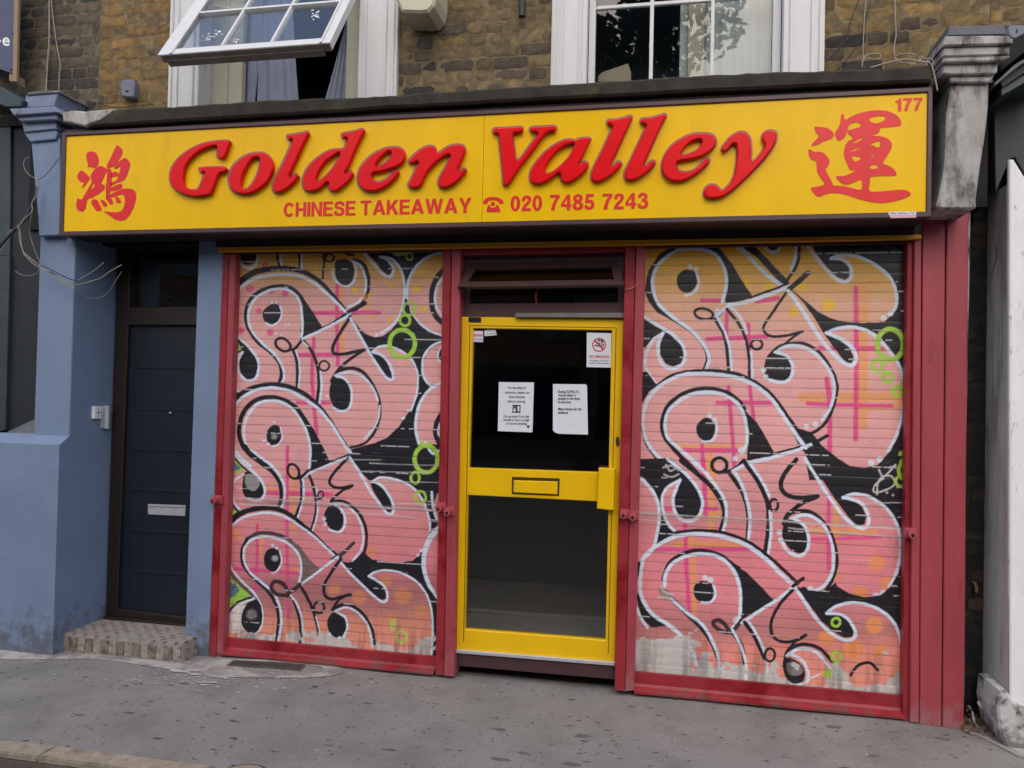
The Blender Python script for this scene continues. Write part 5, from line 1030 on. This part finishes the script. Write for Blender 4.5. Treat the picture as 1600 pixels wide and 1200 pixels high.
mb = MB(); c = P(740+150*.2, 290+143*.2, VY); mb.prism([(c.x+.0125*math.cos(a*math.pi/10), c.z+.0125*math.sin(a*math.pi/10)) for a in range(20)], VY, VY+.0015, bev=0); mb.build('telephone_dial', M['redflat'], SG)
_fc = {}
def glyphs(s, bold, sp=1.0):
    cu = bpy.data.curves.new('t', 'FONT'); cu.body = s; cu.size = 1; cu.offset = bold; cu.space_character = sp; cu.resolution_u = 4
    o = bpy.data.objects.new('t', cu); sc.collection.objects.link(o); dg = bpy.context.evaluated_depsgraph_get()
    me = bpy.data.meshes.new_from_object(o.evaluated_get(dg)); V = [v.co.copy() for v in me.vertices]; F = [tuple(p.vertices) for p in me.polygons]
    bpy.data.objects.remove(o); bpy.data.curves.remove(cu); bpy.data.meshes.remove(me); return V, F
def lettering(name, s, A, B, hpx, y, m, par, bold=.0, sp=1.0, wide=True):
    V, F = glyphs(s, bold, sp); HV, _ = glyphs('H', bold); cap = max(v.y for v in HV)
    x0 = min(v.x for v in V); x1 = max(v.x for v in V); a = P(*A, y); b = P(*B, y); up = P(A[0], A[1]-hpx, y)-a
    u = (b-a)/(x1-x0); k = up.length/cap
    if not wide: u = u.normalized()*k
    W_ = [a+u*(v.x-x0)+Vector((0, 0, k*v.y)) for v in V]
    return mesh(name, W_, F, m, par)
# grotesque capitals and figures, drawn as outlines on a cap height of 100
def st(pts, w_, n=6):
    c = [Vector(p) for p in catmull(pts, n)]; L = []; R_ = []
    for i, p in enumerate(c):
        t = (c[min(i+1, len(c)-1)]-c[max(i-1, 0)]).normalized(); nn = Vector((-t.y, t.x))*w_/2; L.append(tuple(p+nn)); R_.append(tuple(p-nn))
    return L+R_[::-1]
def ell(cx, cy, rx, ry, n=28): return [(cx+rx*math.cos(2*math.pi*k/n), cy+ry*math.sin(2*math.pi*k/n)) for k in range(n)]
qq = lambda s: q(s)
GL = {
 'C': (74, [(st([(37+27.5*math.cos(a), 50+41.5*math.sin(a)) for a in [math.radians(t) for t in range(32, 331, 24)]], 20), [])]),
 'H': (72, [(qq("0,0 20,0 20,41 52,41 52,0 72,0 72,100 52,100 52,58 20,58 20,100 0,100"), [])]),
 'I': (20, [(qq("0,0 20,0 20,100 0,100"), [])]),
 'N': (72, [(qq("0,0 19,0 19,68 52,0 72,0 72,100 53,100 53,32 20,100 0,100"), [])]),
 'E': (66, [(qq("0,0 66,0 66,17 20,17 20,43 61,43 61,60 20,60 20,83 65,83 65,100 0,100"), [])]),
 'S': (70, [(st(q("61,69 57,84 37,91 17,86 10.5,73 18,60 36,54 54,46 61,31 54,14 35,8.5 14,14 8,32"), 18.5), [])]),
 'T': (76, [(qq("28,0 48,0 48,83 74,83 74,100 2,100 2,83 28,83"), [])]),
 'A': (84, [(qq("0,0 21,0 28,22 56,22 63,0 84,0 53,100 31,100"), [qq("33,38 51,38 42,68")])]),
 'K': (76, [(qq("0,0 20,0 20,30 32,43 53,0 78,0 46,58 76,100 51,100 20,57 20,100 0,100"), [])]),
 'W': (113, [(qq("0,100 21,100 33,36 46,100 67,100 80,36 92,100 113,100 91,0 70,0 56.5,66 43,0 22,0"), [])]),
 'Y': (78, [(qq("29,0 49,0 49,38 78,100 55,100 39,58 23,100 0,100 29,38"), [])]),
 '0': (54, [(ell(27, 50, 27.5, 51), [ell(27, 50, 9, 34)])]),
 '2': (54, [(st(q("9.5,64 13,83 28,91 43.5,83 44.5,68 34,48 20,32 12,14"), 18), []), (qq("1,0 54,0 54,17 2,17"), [])]),
 '3': (54, [(st(q("8.5,70 13,86 27,91.5 42,84 42.5,67 35,57 22,54"), 17), []), (st(q("22,54 37,51 46.5,40 47,24 40,12 26,8.5 12,14 7.5,32"), 17), [])]),
 '4': (58, [(qq("32,0 50,0 50,22 58,22 58,38 50,38 50,100 33,100 0,40 0,22 32,22"), [qq("33,38 33,74 13,38")])]),
 '5': (55, [(st(q("8,30 13,14 27,8.5 43,16 46.5,33 40,50 27,55 14,48"), 18), []), (qq("9,100 51,100 51,83 24,83 21,46 4,43"), [])]),
 '7': (54, [(qq("0,100 54,100 54,84 39,58 30,28 27,0 6,0 11,28 20,56 34,82 0,82"), [])]),
 '8': (54, [(catmull(q("27,-1 45,4 55,17 55,33 46,50 44,54 52,66 52,84 43,96 27,101 11,96 2,84 2,66 10,54 8,50 -1,33 -1,17 9,4"), 3, True), [ell(27, 29, 9.5, 14), ell(27, 74.5, 8, 11)])]),
 '1': (40, [(qq("18,0 38,0 38,100 24,100 20,88 2,82 2,68 18,68"), [])]),
}
def grotesque(name, s, A, B, hpx, y, m, par, gap=9, space=24):
    W_ = sum((GL[c][0]+gap) if c != ' ' else space for c in s)-gap
    a = P(*A, y); b = P(*B, y); k = (P(A[0], A[1]-hpx, y)-a).length/100; ux = (b-a)/W_; x = 0; mb = MB()
    for c in s:
        if c == ' ': x += space; continue
        for i, (o, h) in enumerate(GL[c][1]):
            f = lambda L: [((a+ux*(x+p[0])).x, (a+ux*(x+p[0])).z+k*p[1]) for p in L]
            mb.prism(f(o), y-.0004*i, y+.0012, [f(t) for t in h], 0)
        x += GL[c][0]+gap
    return mb.build(name, m, par)
grotesque('sign_lettering', 'CHINESE TAKEAWAY', (443, 339), (736, 332.4), 22.3, VY, M['redflat'], SG, 8, 22)
grotesque('sign_lettering', '020 7485 7243', (797.5, 329.9), (1012, 325.8), 24, VY, M['redflat'], SG, 8, 36)
grotesque('house_number', '177', (1398.5, 173.8), (1441.5, 172.4), 20, VY, M['redflat'], SG, 8)
# maker's sticker on the frame
ss = thing('maker_sticker', 'small white and pink sticker on the lower right of the sign frame', 'sticker', tuple(P(1410, 336, -.307)))
mb = MB(); mb.pp(q("1388.5,331 1431.5,330.3 1431.5,335.3 1388.5,336"), -.3075, -.3065, bev=0); mb.build('sticker_sheet', M['paper'], ss)
mb = MB(); mb.pp(q("1390,336 1431.5,335.3 1431.5,340 1391.5,340.8"), -.3075, -.3065, bev=0); mb.build('pink_band', mat('pink_band', (216, 168, 176), .7), ss)
lettering('sticker_text', 'PRC SIGNS LTD', (1391.5, 335), (1429, 334.3), 2.6, -.3082, M['ink'], ss, .01)
# ------------------------------------------------------------------ notices on the door glass
GY = DY+.022
def sheetp(name, label, cat, s, m='paper', group=None, curl=False):
    p = q(s); c = P(sum(a for a, _ in p)/len(p), max(b for _, b in p), GY); o = thing(name, label, cat, tuple(c), group or 'notices and stickers on the door glass')
    mb = MB(); mb.pp(p, GY-.0025, GY-.0015, bev=0, back=True, yt=GY); mb.build('paper_sheet', M[m], o); return o
n1 = sheetp('paper_notice', 'left printed notice on the door, centred text around a small picture', 'notice', "779.5,597 834.5,597.5 832,675.5 778,673.5")
for t, a, b, yy in (('For the safety of', 794, 822, 607.5), ('everyone, please can', 789, 827, 614.8), ('have sanitise', 795, 820, 621.8), ('before entering', 793.5, 820.5, 628.8), ('Do not enter if you feel', 787, 826.5, 652.3), ('unwell or have a cough', 786.5, 827, 657.7), ('or you\'re sneezing', 791, 823, 663.3)):
    lettering('notice_text', t, (a, yy), (b, yy+.3), 4.0, GY-.004, M['ink'], n1, .012)
mb = MB(); mb.pp(q("801,632.5 813.5,632.7 813,645 800.5,644.8"), GY-.0042, GY-.0038, bev=0, holes=[q("803,636 806,640 805,643.5 802,643"), q("808,634.5 812,634.5 811.5,642.5 809.5,643.5 808.5,640")]); mb.build('notice_picture', M['ink'], n1); mb = MB(); mb.pp(q("823.5,664.5 827.5,664.7 827.3,668.3 823.3,668.1"), GY-.0042, GY-.0038, bev=0); mb.build('notice_mark', M['ink'], n1)
n2 = sheetp('paper_notice', 'right printed notice on the door, short bold lines and a curled lower corner', 'notice', "864,600 915,600.5 917.3,603 918.8,679 875,677.8 868,675.8 864,672")
mb = MB(); mb.pp(q("864,672 868,675.8 875,677.8 871,672 867,669"), GY-.012, GY-.011, bev=0, back=True, yt=GY); mb.build('curled_corner', M['paper'], n2)
for t, a, b, yy in (('During COVID-19...', 872, 906, 613.8), ('we just allow 2', 872, 899.5, 619), ('people in the shop', 872, 906, 624.3), ('at one time.', 872, 892.5, 629.7), ('Many thanks for the', 872, 909, 640.8), ('patience', 872, 887.5, 646.2)):
    lettering('notice_text', t, (a, yy), (b, yy+.3), 4.0, GY-.004, M['ink'], n2, .03)
n3 = sheetp('no_smoking_sign', 'white no smoking sign with red barred circle, top right of the door glass', 'sign', "917,519.5 955.5,520.5 955,574.5 916.5,573.5")
cx, cz = P(936, 538.8, GY-.004).x, P(936, 538.8, GY-.004).z; R = P(947, 538.8, GY).x-P(936, 538.8, GY).x
mb = MB(); circ = lambda r_, n=28: [(cx+r_*math.cos(2*math.pi*k/n), cz+r_*math.sin(2*math.pi*k/n)) for k in range(n)]
mb.prism(circ(R), GY-.0044, GY-.004, [circ(R*.84)], 0)
d = R*.9*.7071; e = R*.09; mb.prism([(cx-d-e, cz+d-e), (cx-d+e, cz+d+e), (cx+d+e, cz-d+e), (cx+d-e, cz-d-e)], GY-.0047, GY-.0045, (), 0); mb.build('barred_circle', M['inkred'], n3)
mb = MB(); mb.pp(q("928.5,539 936,539.4 936,541.2 928.5,540.8"), GY-.0046, GY-.004, bev=0)
for s in ("934,532 936,530 938,531 937,533 935,533.5", "938.5,532 941,530 943,533 941,535.5 939,534.5", "936,535.5 938.5,536 938,538.5 936,538", "941,537 943,536.5 943.5,540 942,542", "938.6,539 940.3,539 940.3,542 938.8,542"):
    mb.pp(catmull(q(s), 3, True), GY-.0046, GY-.004, bev=0)
mb.build('cigarette_symbol', M['ink'], n3)
lettering('sign_text', 'NO SMOKING', (920.5, 559), (951.5, 559.4), 4.2, GY-.004, M['inkred'], n3, .02)
for t, a, b, yy in (('It is against the law to', 921.5, 950, 564.3), ('smoke in these premises', 920.5, 951.5, 568.2)): lettering('sign_text', t, (a, yy), (b, yy+.3), 2.5, GY-.004, M['ink'], n3, .012)
n4 = sheetp('door_sticker', 'small pink and white sticker in the top left corner of the door glass', 'sticker', "738.5,517 755,517.3 754.8,534.5 738.3,534")
mb = MB(); mb.pp(q("739.5,521.5 754,521.8 754,526 739.5,525.7"), GY-.0035, GY-.003, bev=0); mb.build('pink_band', mat('sticker_pink', (222, 130, 150), .7), n4)
mb = MB(); mb.pp(q("740,528 753.5,528.3 753.5,532.5 740,532.2"), GY-.0035, GY-.003, bev=0); mb.build('lilac_band', mat('sticker_lilac', (196, 180, 220), .7), n4)
n5 = sheetp('door_sticker', 'white sticker with a dark line, peeling beside the pink sticker on the door glass', 'sticker', "757,515.5 774,514.2 776.3,523.5 767,524.5 757.3,525.3")
mb = MB(); mb.pp(q("759,521.8 774.5,520.6 774.6,521.3 759,522.5"), GY-.0035, GY-.003, bev=0); mb.build('sticker_line', M['ink'], n5)
# ------------------------------------------------------------------ small things on the walls
M['nfoot'] = mat('spattered_render', (196, 196, 194), .85, .15, 8, rgb2=(86, 82, 76), t2=(.5, .66), scale2=16, bump=.8, bscale=40, foot=(.3, (70, 66, 60)))
mb = MB(); mb.pp(q("626,-40 690,-44 689,8 685,22 676,31 664,32 636,31 627,12"), -.30, -.062, bev=.014, yt=-.2); ab = mb.build('alarm_box', M['cream']); tag(ab, 'cream alarm box on the brick wall right of the open window', 'alarm box')
mb = MB(); c0 = P(815, 26, -.12); mb.tube([(c0.x, -.05, c0.z+.4), (c0.x, -.12, c0.z+.3), (c0.x+.003, -.12, c0.z)], .022, 14); tag(mb.build('waste_pipe', M['cabledk']), 'short black pipe end hanging down the brick wall between the two windows', 'pipe')
mb = MB(); mb.pp(catmull(q("191,150 190,132 193,127 200,125 209,126 212,130 211,150 208,153 194,152"), 3, True), -.105, -.05, bev=.008, yt=-.09); jb = mb.build('junction_box', M['plast']); tag(jb, 'small grey plastic box on the yellow bricks left of the open window', 'junction box')
mb = MB(); mb.pp(q("196,141.5 201,141 201,143.5 196,144"), -.107, -.10, bev=0, yt=-.105); mb.build('box_button', M['black'], jb); mb = MB(); mb.tube([P(201, 128, -.1), P(201, 132, -.1)], .002, 6); mb.build('box_wire', M['cabledk'], jb)
mb = MB(); mb.pp(catmull(q("1573,52 1575,43 1582,40 1598,40 1606,42 1608,52 1600,60 1580,62"), 3, True), -.13, -.05, bev=.008, yt=-.12); jb2 = mb.build('junction_box', M['plast']); tag(jb2, 'rounded grey plastic box on the bricks beside the right stone cap', 'junction box')
mb = MB(); mb.tube([P(1589, 45, -.132), P(1589, 51, -.132)], .0025, 6); mb.build('box_wire', M['cabledk'], jb2)
# doorbell and key tube on the blue reveal (X = side wall)
RX = P(117.5, 400, -.2).x
def onrev(px, py):                                                   # traced point on the side wall plane x = RX
    d = ray(px, py); t = (RX-CP.x)/d.x; return CP+d*t
a = onrev(143.5, 635); b = onrev(154.5, 654)
db = MB(); db.box((RX-.004, a.y, b.z), (RX+.022, b.y, a.z), bev=.003); dbo = db.build('doorbell', M['wtext']); tag(dbo, 'white two button doorbell on the blue side wall', 'doorbell')
mb = MB(); mb.box((RX+.022, a.y+.02, (a.z+b.z)/2-.003), (RX+.0235, b.y-.005, (a.z+b.z)/2+.001)); mb.box((RX+.022, (a.y+b.y)/2, b.z+.01), (RX+.0232, (a.y+b.y)/2+.004, a.z-.012)); mb.build('button_gap', M['ink'], dbo)
a = onrev(157.5, 634); b = onrev(168, 669)
kt = MB(); kt.tube([(RX+.02, (a.y+b.y)/2, b.z), (RX+.02, (a.y+b.y)/2, a.z)], .019, 16); kt.box((RX-.003, a.y, b.z+.004), (RX+.008, b.y, a.z-.004), bev=.002); tag(kt.build('door_entry_tube', M['metal']), 'slim silver metal fitting on the blue side wall right of the doorbell', 'door fitting')
# cables
def cable(label, pts, y, r_, m, grp=None, cat='cable', name='cable'):
    if isinstance(y, (int, float)): L = [P(a, b, y) for a, b in catmull(q(pts), 6)]
    else:
        p = q(pts); ys = np.interp(np.linspace(0, len(p)-1, (len(p)-1)*6+1), range(len(p)), y); L = [P(a, b, yy) for (a, b), yy in zip(catmull(p, 6), ys)]
    mb = MB(); mb.tube(L, r_, 7); o = mb.build(name, M[m], None, True); tag(o, label, cat, grp or 'loose cables across the shopfront'); return o
cable('pale cable running straight down the dark bricks to the left blue cap', "77,-6 77,40 76.5,70 75,90 73,120 72,146", -.075, .005, 'cable')
cable('thin pale cable bending outward right of the straight cable above the left blue cap', "80,-6 82,20 87,60 92,88 94,98 92.5,120 92,145", -.075, .0035, 'cable')
cable('pale cable hanging down the right bricks into a tangle on the ledge', "1398,-6 1399,30 1400,55 1397,72 1398,88 1404,96 1418,100 1432,98 1437,92 1430,86 1412,84 1398,88", [-.075]*5+[-.2]*7, .0035, 'cable')
cable('looped white cable lying on the ledge left of the right stone cap', "1347,105 1348,96 1352,88 1362,84 1374,85 1376,90 1366,93 1354,90", -.3, .0035, 'cable')
cable('white cable crossing the end of the ledge and dropping behind the sign', "1360,106 1380,100 1400,95 1420,93 1440,97 1452,98 1456,104 1460,118 1465,142", -.33, .0042, 'cable')
cable('second white cable curving over the ledge end beside the right stone cap', "1414,98 1428,101 1440,92 1438,88 1446,92 1455,92 1458,97 1453,110", -.32, .0035, 'cable')
cable('thin black cable slanting down the right bricks from the window', "1344,-4 1330,30 1322,62 1306,80 1290,98", -.07, .003, 'cabledk')
cable('thin black cable slanting to the ledge beside the pale hanging cable', "1362,-4 1354,28 1346,60 1330,84 1310,108", -.07, .003, 'cabledk')
cable('pale vertical cable between the black cables on the right bricks', "1353,-4 1350,40 1348,96", -.075, .003, 'cable')
cable('dark cable sagging along the bricks under the grey box', "132,158 150,160 168,166 182,168 200,167 240,163", -.07, .003, 'cabledk')
cable('thick black cable bundle rising from the far left to the blue console', "-12,402 5,378 16,366 30,352 40,340 46,328 52,318 55,308 58,292", [-.42, -.4, -.38, -.36, -.34, -.33, -.32, -.31, -.30], .011, 'cabledk')
cable('twisted pale cable wound round the thick black bundle', "-12,412 8,380 14,362 28,356 38,342 50,330 50,316 57,306 59,290 60,278", -.37, .0035, 'cable')
cable('pale cable dropping from the bundle and crossing the blue pilaster', "28,352 32,366 33,380 37,396 44,404 52,412 62,418 78,424 90,432 102,440 112,444 124,444 140,440 158,434 172,424 190,414", [-.37]*8+[-.3]*8, .0028, 'cable')
cable('pale cable looping below the bundle and rising into the side doorway', "31,358 30,372 36,392 46,402 58,412 74,424 88,430 92,436 106,444 118,440 132,432 148,422 162,410", [-.37]*6+[-.28]*7, .0025, 'cable')
cable('thin grey cable swagged across the blue pilaster', "50,330 46,358 48,372 56,396 62,410 60,424 50,430 36,430 24,424", -.3, .0018, 'cable')
cable('black cable hanging in a long sag over the blue pilaster', "62,414 76,420 96,430 112,437 120,438", -.29, .0035, 'cabledk')
cable('thin grey cable hanging lowest across the side doorway', "58,412 80,432 100,442 118,452 134,464 152,466 168,458 180,440 190,424", [-.3]*4+[-.1]*5, .002, 'cable')
cable('fine loop of wire left of the blue console', "58,280 50,276 42,270 38,262 37,254 40,248 46,246", -.28, .002, 'cable')
cable('fine wire curving over the front of the blue console', "58,281 68,276 78,266 86,256 92,247", -.29, .002, 'cabledk')
cable('stub of wire sticking out of the red post beside the hopper', "976,452 984,451 990,448 994,444", -.05, .0025, 'cable', cat='wire')
# ------------------------------------------------------------------ left neighbour
NL = thing('neighbour_building', 'dark teal shopfront and sooty brick wall at the far left edge', 'building', (-4.6, 0, 0))
brickwork('brick_wall', NL, -5.6, P(156, 80, WY).x-.002, 3.55, 4.95, [], pal_soot, (98, 90, 74), 12)
mb = MB(); mb.box((-5.8, -.02, 1.40), (-4.0, .1, 3.6)); mb.build('teal_panel', M['tealdk'], NL); mb = MB(); mb.box((-9, -.02, -.05), (-4.76, .12, 1.39)); mb.box((-9, .1, 1.40), (-5.8, .2, 3.6)); mb.build('stall_riser', M['teal'], NL)
mb = MB(); mb.pp(q("-60,400 15,400 8,672 -60,690"), -.05, .0, bev=.004); mb.pp(q("-60,170 17,175 15,400 -60,400"), -.04, .0, bev=.004); mb.build('teal_frame', M['teal'], NL)
mb = MB(); mb.pp(q("-60,105 0,134 30,152 44,160 40,170 18,171 0,164 -60,140"), -.34, -.05, bev=.006, yt=-.3); mb.build('teal_cornice', M['teal'], NL)
mb = MB(); a0 = [P(-60, 712, -.24), P(0, 690, -.24), P(60, 678, -.19), P(56, 654, -.02), P(0, 680, -.05), P(-60, 690, -.05)]
mb.add(a0, [(0, 1, 4, 5), (1, 2, 3, 4)]); mb.build('sloped_sill', M['lead'], NL)
NB = thing('name_board', 'navy name board with white letters and a raw timber edge at the far left', 'sign', tuple(P(5, 120, -.2)))
mb = MB(); mb.pp(q("-120,-60 25,-40 22,116 0,108 -120,66"), -.2, -.17, bev=.002); mb.build('board', M['navy'], NB)
mb = MB(); mb.pp(q("25,-40 32,-40 28.5,129 22,128"), -.215, -.195, bev=.003, yt=-.2); mb.build('timber_edge', M['timber'], NB)
mb = MB(); mb.pp(q("22,116 22,129 14,126 14,113"), -.19, -.10, bev=.002, yt=-.19); mb.build('timber_block', M['timber'], NB)
lettering('board_letter', 'e', (3.6, 70.4), (14.8, 71.6), 18.5, -.2015, M['wtext'], NB, .02)
mb = MB(); mb.pp(catmull(q("-8,58 -1,61 1.5,64 -1,67 -8,70"), 4, True), -.2022, -.2012, bev=0); mb.build('board_letter', M['wtext'], NB)
mb = MB()
for a, b in ((20, 52), (17.5, 109)): c = P(a, b, -.203); mb.tube([(c.x, -.207, c.z), (c.x, -.198, c.z)], .005, 8)
mb.build('board_screw', M['black'], NB)
# ------------------------------------------------------------------ right neighbour
NR = thing('neighbour_building', 'white rendered pillar and dark cornice at the far right edge, beyond the sooty gap', 'building', (2.2, 0, 0))
brickwork('brick_wall', NR, 1.702, 3.4, 3.52, 4.95, [], pal_shop, (112, 96, 68), 17)
GX = P(1578, 900, -.2).x
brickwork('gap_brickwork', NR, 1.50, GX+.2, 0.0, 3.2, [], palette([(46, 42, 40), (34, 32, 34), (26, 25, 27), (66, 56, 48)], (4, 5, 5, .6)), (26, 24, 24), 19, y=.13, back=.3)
mb = MB(); r = random.Random(2)
# pillar: front white, side grimy
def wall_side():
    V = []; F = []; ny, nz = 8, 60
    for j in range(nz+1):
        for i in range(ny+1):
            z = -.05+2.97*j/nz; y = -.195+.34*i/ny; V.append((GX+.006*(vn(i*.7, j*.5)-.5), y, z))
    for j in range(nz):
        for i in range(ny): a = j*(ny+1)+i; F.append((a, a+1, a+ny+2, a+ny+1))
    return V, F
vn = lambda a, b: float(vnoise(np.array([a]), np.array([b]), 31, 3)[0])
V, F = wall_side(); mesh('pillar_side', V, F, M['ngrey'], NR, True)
top = q("1577,249 1584,249 1592,262 1602,278 1640,300")
mb = MB(); mb.pp(top+q("1640,1260 1578,1260 1578,1150"), -.2, -.175, bev=.006, yt=-.2); mb.build('white_pillar', M['nwhite'], NR)
mb = MB(); mb.pp(q("1560,1078 1572,1078 1580,1092 1640,1130 1640,1300 1576,1180 1562,1150 1556,1110"), -.22, .05, bev=.012, yt=-.2); mb.build('pillar_foot', M['nfoot'], NR)
mb = MB(); mb.pp(q("1552,90 1640,60 1640,300 1602,275 1586,246 1578,249 1556,300"), -.05, .1, bev=.004, yt=-.05); mb.build('dark_panel', mat('dark_slate_panel', (66, 68, 68), .7, .15, 6), NR)
for s, yf, m_ in (("1581,62 1640,30 1640,70 1600,82 1562,112 1557,104 1574,82", -.28, 'black'), ("1553,131 1584,102 1600,92 1640,72 1640,78 1600,98 1586,108 1556,133", -.33, 'lead'), ("1562,124 1600,92 1640,76 1640,100 1604,112 1566,137", -.30, 'tealdk'), ("1564,138 1600,116 1640,100 1640,128 1600,130 1565,150", -.28, 'teal')):
    mb = MB(); mb.pp(q(s), yf, -.052, bev=.003, yt=yf); mb.build('cornice_moulding', M[m_], NR)
mb = MB(); mb.tube([P(a, b, -.1) for a, b in catmull(q("1556,380 1557,400 1552,420 1546,440 1541,470"), 5)], .003, 6); tag(mb.build('cable', M['cabledk'], None, True), 'thin dark cable hanging in the sooty gap beside the right pillar', 'cable')
mb = MB(); mb.box((2.30, -.172, -.05), (2.62, .3, 2.95), bev=.01); mb.build('shopfront_pier', M['nwhite'], NR); mb = MB(); mb.box((2.62, .02, -.05), (8, .3, 3.6)); mb.box((1.9, -.02, 2.95), (8, .2, 3.54)); mb.build('dark_shopfront', M['tealdk'], NR)
# rubbish at the foot of the gap
for k, (s, lab, m_) in enumerate((("1530,1096 1534,1100 1543,1112 1546,1119 1541,1117 1533,1108 1528,1100", 'crumpled white scrap of plastic at the foot of the sooty gap', 'litterwhite'), ("1519,1115 1521,1113 1526,1132 1536,1142 1534,1143 1523,1134", 'thin pale stalk lying at the foot of the sooty gap', 'litterwhite'), ("1512,1104 1516,1103 1519,1107 1515,1110", 'tiny grey pebble beside the red pilaster foot', 'rustiron'), ("1520,909 1526,911 1529,920 1527,927 1524,925 1523,916", 'curled yellow leaf stuck in the sooty gap', 'rubbish'))):
    mb = MB(); mb.pp(catmull(q(s), 3, True), .0 if k < 3 else .09, .012 if k < 3 else .1, bev=.002, back=True, yt=.0 if k < 3 else .09); tag(mb.build('litter_scrap', M[m_]), lab, 'litter', 'litter at the foot of the sooty gap')
mb = MB(); r = random.Random(6)
for k in range(260):
    x = r.uniform(1.60, GX+.01); y = r.uniform(-.12, .12); s = r.uniform(.004, .016); a = r.random()*6.28
    c = Vector((x, y, .01+r.random()*.03*(1+y*3))); u = Vector((math.cos(a), math.sin(a), r.uniform(-.4, .4)))*s; v = Vector((-math.sin(a), math.cos(a), r.uniform(-.4, .4)))*s*.45
    mb.add([c-u, c+v, c+u, c-v], [(0, 1, 2, 3)])
tag(mb.build('debris', M['rubbish']), 'dark leaf litter and grit heaped at the foot of the sooty gap', 'debris', kind='stuff')
# ------------------------------------------------------------------ grate and cover in the pavement
gr = thing('vent_grate', 'slotted iron vent grate set in the pale concrete under the left shutter', 'grate', tuple(G(418, 1042)))
a, b, c, d = G(366, 1034), G(474, 1043), G(467, 1050), G(358, 1040)
mb = MB(); z = .0075
def lerp2(u, v):
    p = a*(1-u)*(1-v)+b*u*(1-v)+c*u*v+d*(1-u)*v; p.z += wz(p.x, p.y); return p
mb.add([lerp2(u, v)+Vector((0, 0, z)) for v in (-.15, 1.15) for u in [-.03+1.06*t/12 for t in range(13)]], [(t, t+1, t+14, t+13) for t in range(12)]); mb.build('grate_plate', M['rustiron'], gr)
mb = MB()
for k in range(22):
    u = (k+.25)/22; mb.add([lerp2(p_, v)+Vector((0, 0, z+.002)) for p_, v in ((u+.018, .0), (u+.038, .0), (u+.020, 1), (u, 1))], [(0, 1, 2, 3)])
mb.build('grate_slots', M['black'], gr)
cv = thing('drain_cover', 'round buff cover at the bottom edge of the pavement', 'cover', tuple(G(376, 1210)))
c = G(377, 1216); mb = MB(); n = 40; R = .11
V = [(c.x+R*math.cos(2*math.pi*k/n), c.y+R*math.sin(2*math.pi*k/n), .008) for k in range(n)]; mb.add(V+[(v[0], v[1], -.02) for v in V], [tuple(range(n))]+[(k, (k+1) % n, n+(k+1) % n, n+k) for k in range(n)]); mb.build('cover_lid', mat('buff_cover', (150, 138, 118), .8, .1, 20, bump=.4), cv)
mb = MB(); V = [(c.x+R*s_*math.cos(2*math.pi*k/n), c.y+R*s_*math.sin(2*math.pi*k/n), .0065) for s_ in (1.0, 1.09) for k in range(n)]; mb.add(V, [(k, (k+1) % n, n+(k+1) % n, n+k) for k in range(n)]); mb.build('cover_ring', M['black'], cv)
# ------------------------------------------------------------------ across the street (seen only as reflections)
OT = thing('terrace_building', 'brick terrace across the street, seen only as a reflection in the glass', 'building', (0, -17, 0))
mb = MB(); mb.box((-26, -18, -.1), (26, -17, 7.4)); mb.build('brick_wall', M['oppbrick'], OT)
mb = MB(); gl_ = mat('far_window', (30, 34, 40), .1)
for i in range(-8, 9):
    for z0 in (3.3, 5.4): mb.box((i*3-.5, -17.0, z0), (i*3+.5, -16.96, z0+1.4))
mb.build('windows', gl_, OT); OT.children[-1]['kind'] = 'stuff'
mb = MB(); mb.box((-26, -17.0, .6), (26, -16.9, 2.7)); mb.build('shop_windows', gl_, OT)
TR = thing('street_tree', 'leafy plane tree across the pavement, seen only as a reflection in the upper panes', 'tree', (-1.6, -11.5, 0))
mb = MB(); mb.tube([(-1.6, -11.5, -.1), (-1.55, -11.5, 2), (-1.7, -11.4, 4), (-1.4, -11.5, 6.5)], [.24, .19, .15, .08], 10)
for k in range(9):
    a = k*.7; mb.tube([(-1.6, -11.45, 3.6+k*.3), (-1.6+1.1*math.cos(a), -11.45+1.1*math.sin(a), 4.9+k*.35), (-1.6+2.2*math.cos(a+.2), -11.45+2.2*math.sin(a+.2), 5.8+k*.4)], [.07, .045, .02], 6)
mb.build('trunk', M['bark'], TR)
mb = MB(); r = random.Random(9); cl = [(r.gauss(-2.0, 1.5), r.gauss(-11.5, 1.0), r.uniform(5.0, 10.5), r.uniform(.6, 1.1)) for _ in range(44)]
for k in range(18000):
    cx_, cy_, cz_, R = cl[k % len(cl)]; u = Vector((r.gauss(0, 1), r.gauss(0, 1), r.gauss(0, 1))).normalized()*R*(.55+.5*r.random()); p = Vector((cx_, cy_, cz_))+u
    a_ = Vector((r.gauss(0, 1), r.gauss(0, 1), r.gauss(0, 1))).normalized(); b_ = a_.cross(Vector((r.gauss(0, 1), r.gauss(0, 1), r.gauss(0, 1)))).normalized(); s = .11
    mb.add([p-a_*s, p+b_*s*.6, p+a_*s, p-b_*s*.6], [(0, 1, 2, 3)])
mb.build('crown', M['foliage'], TR)
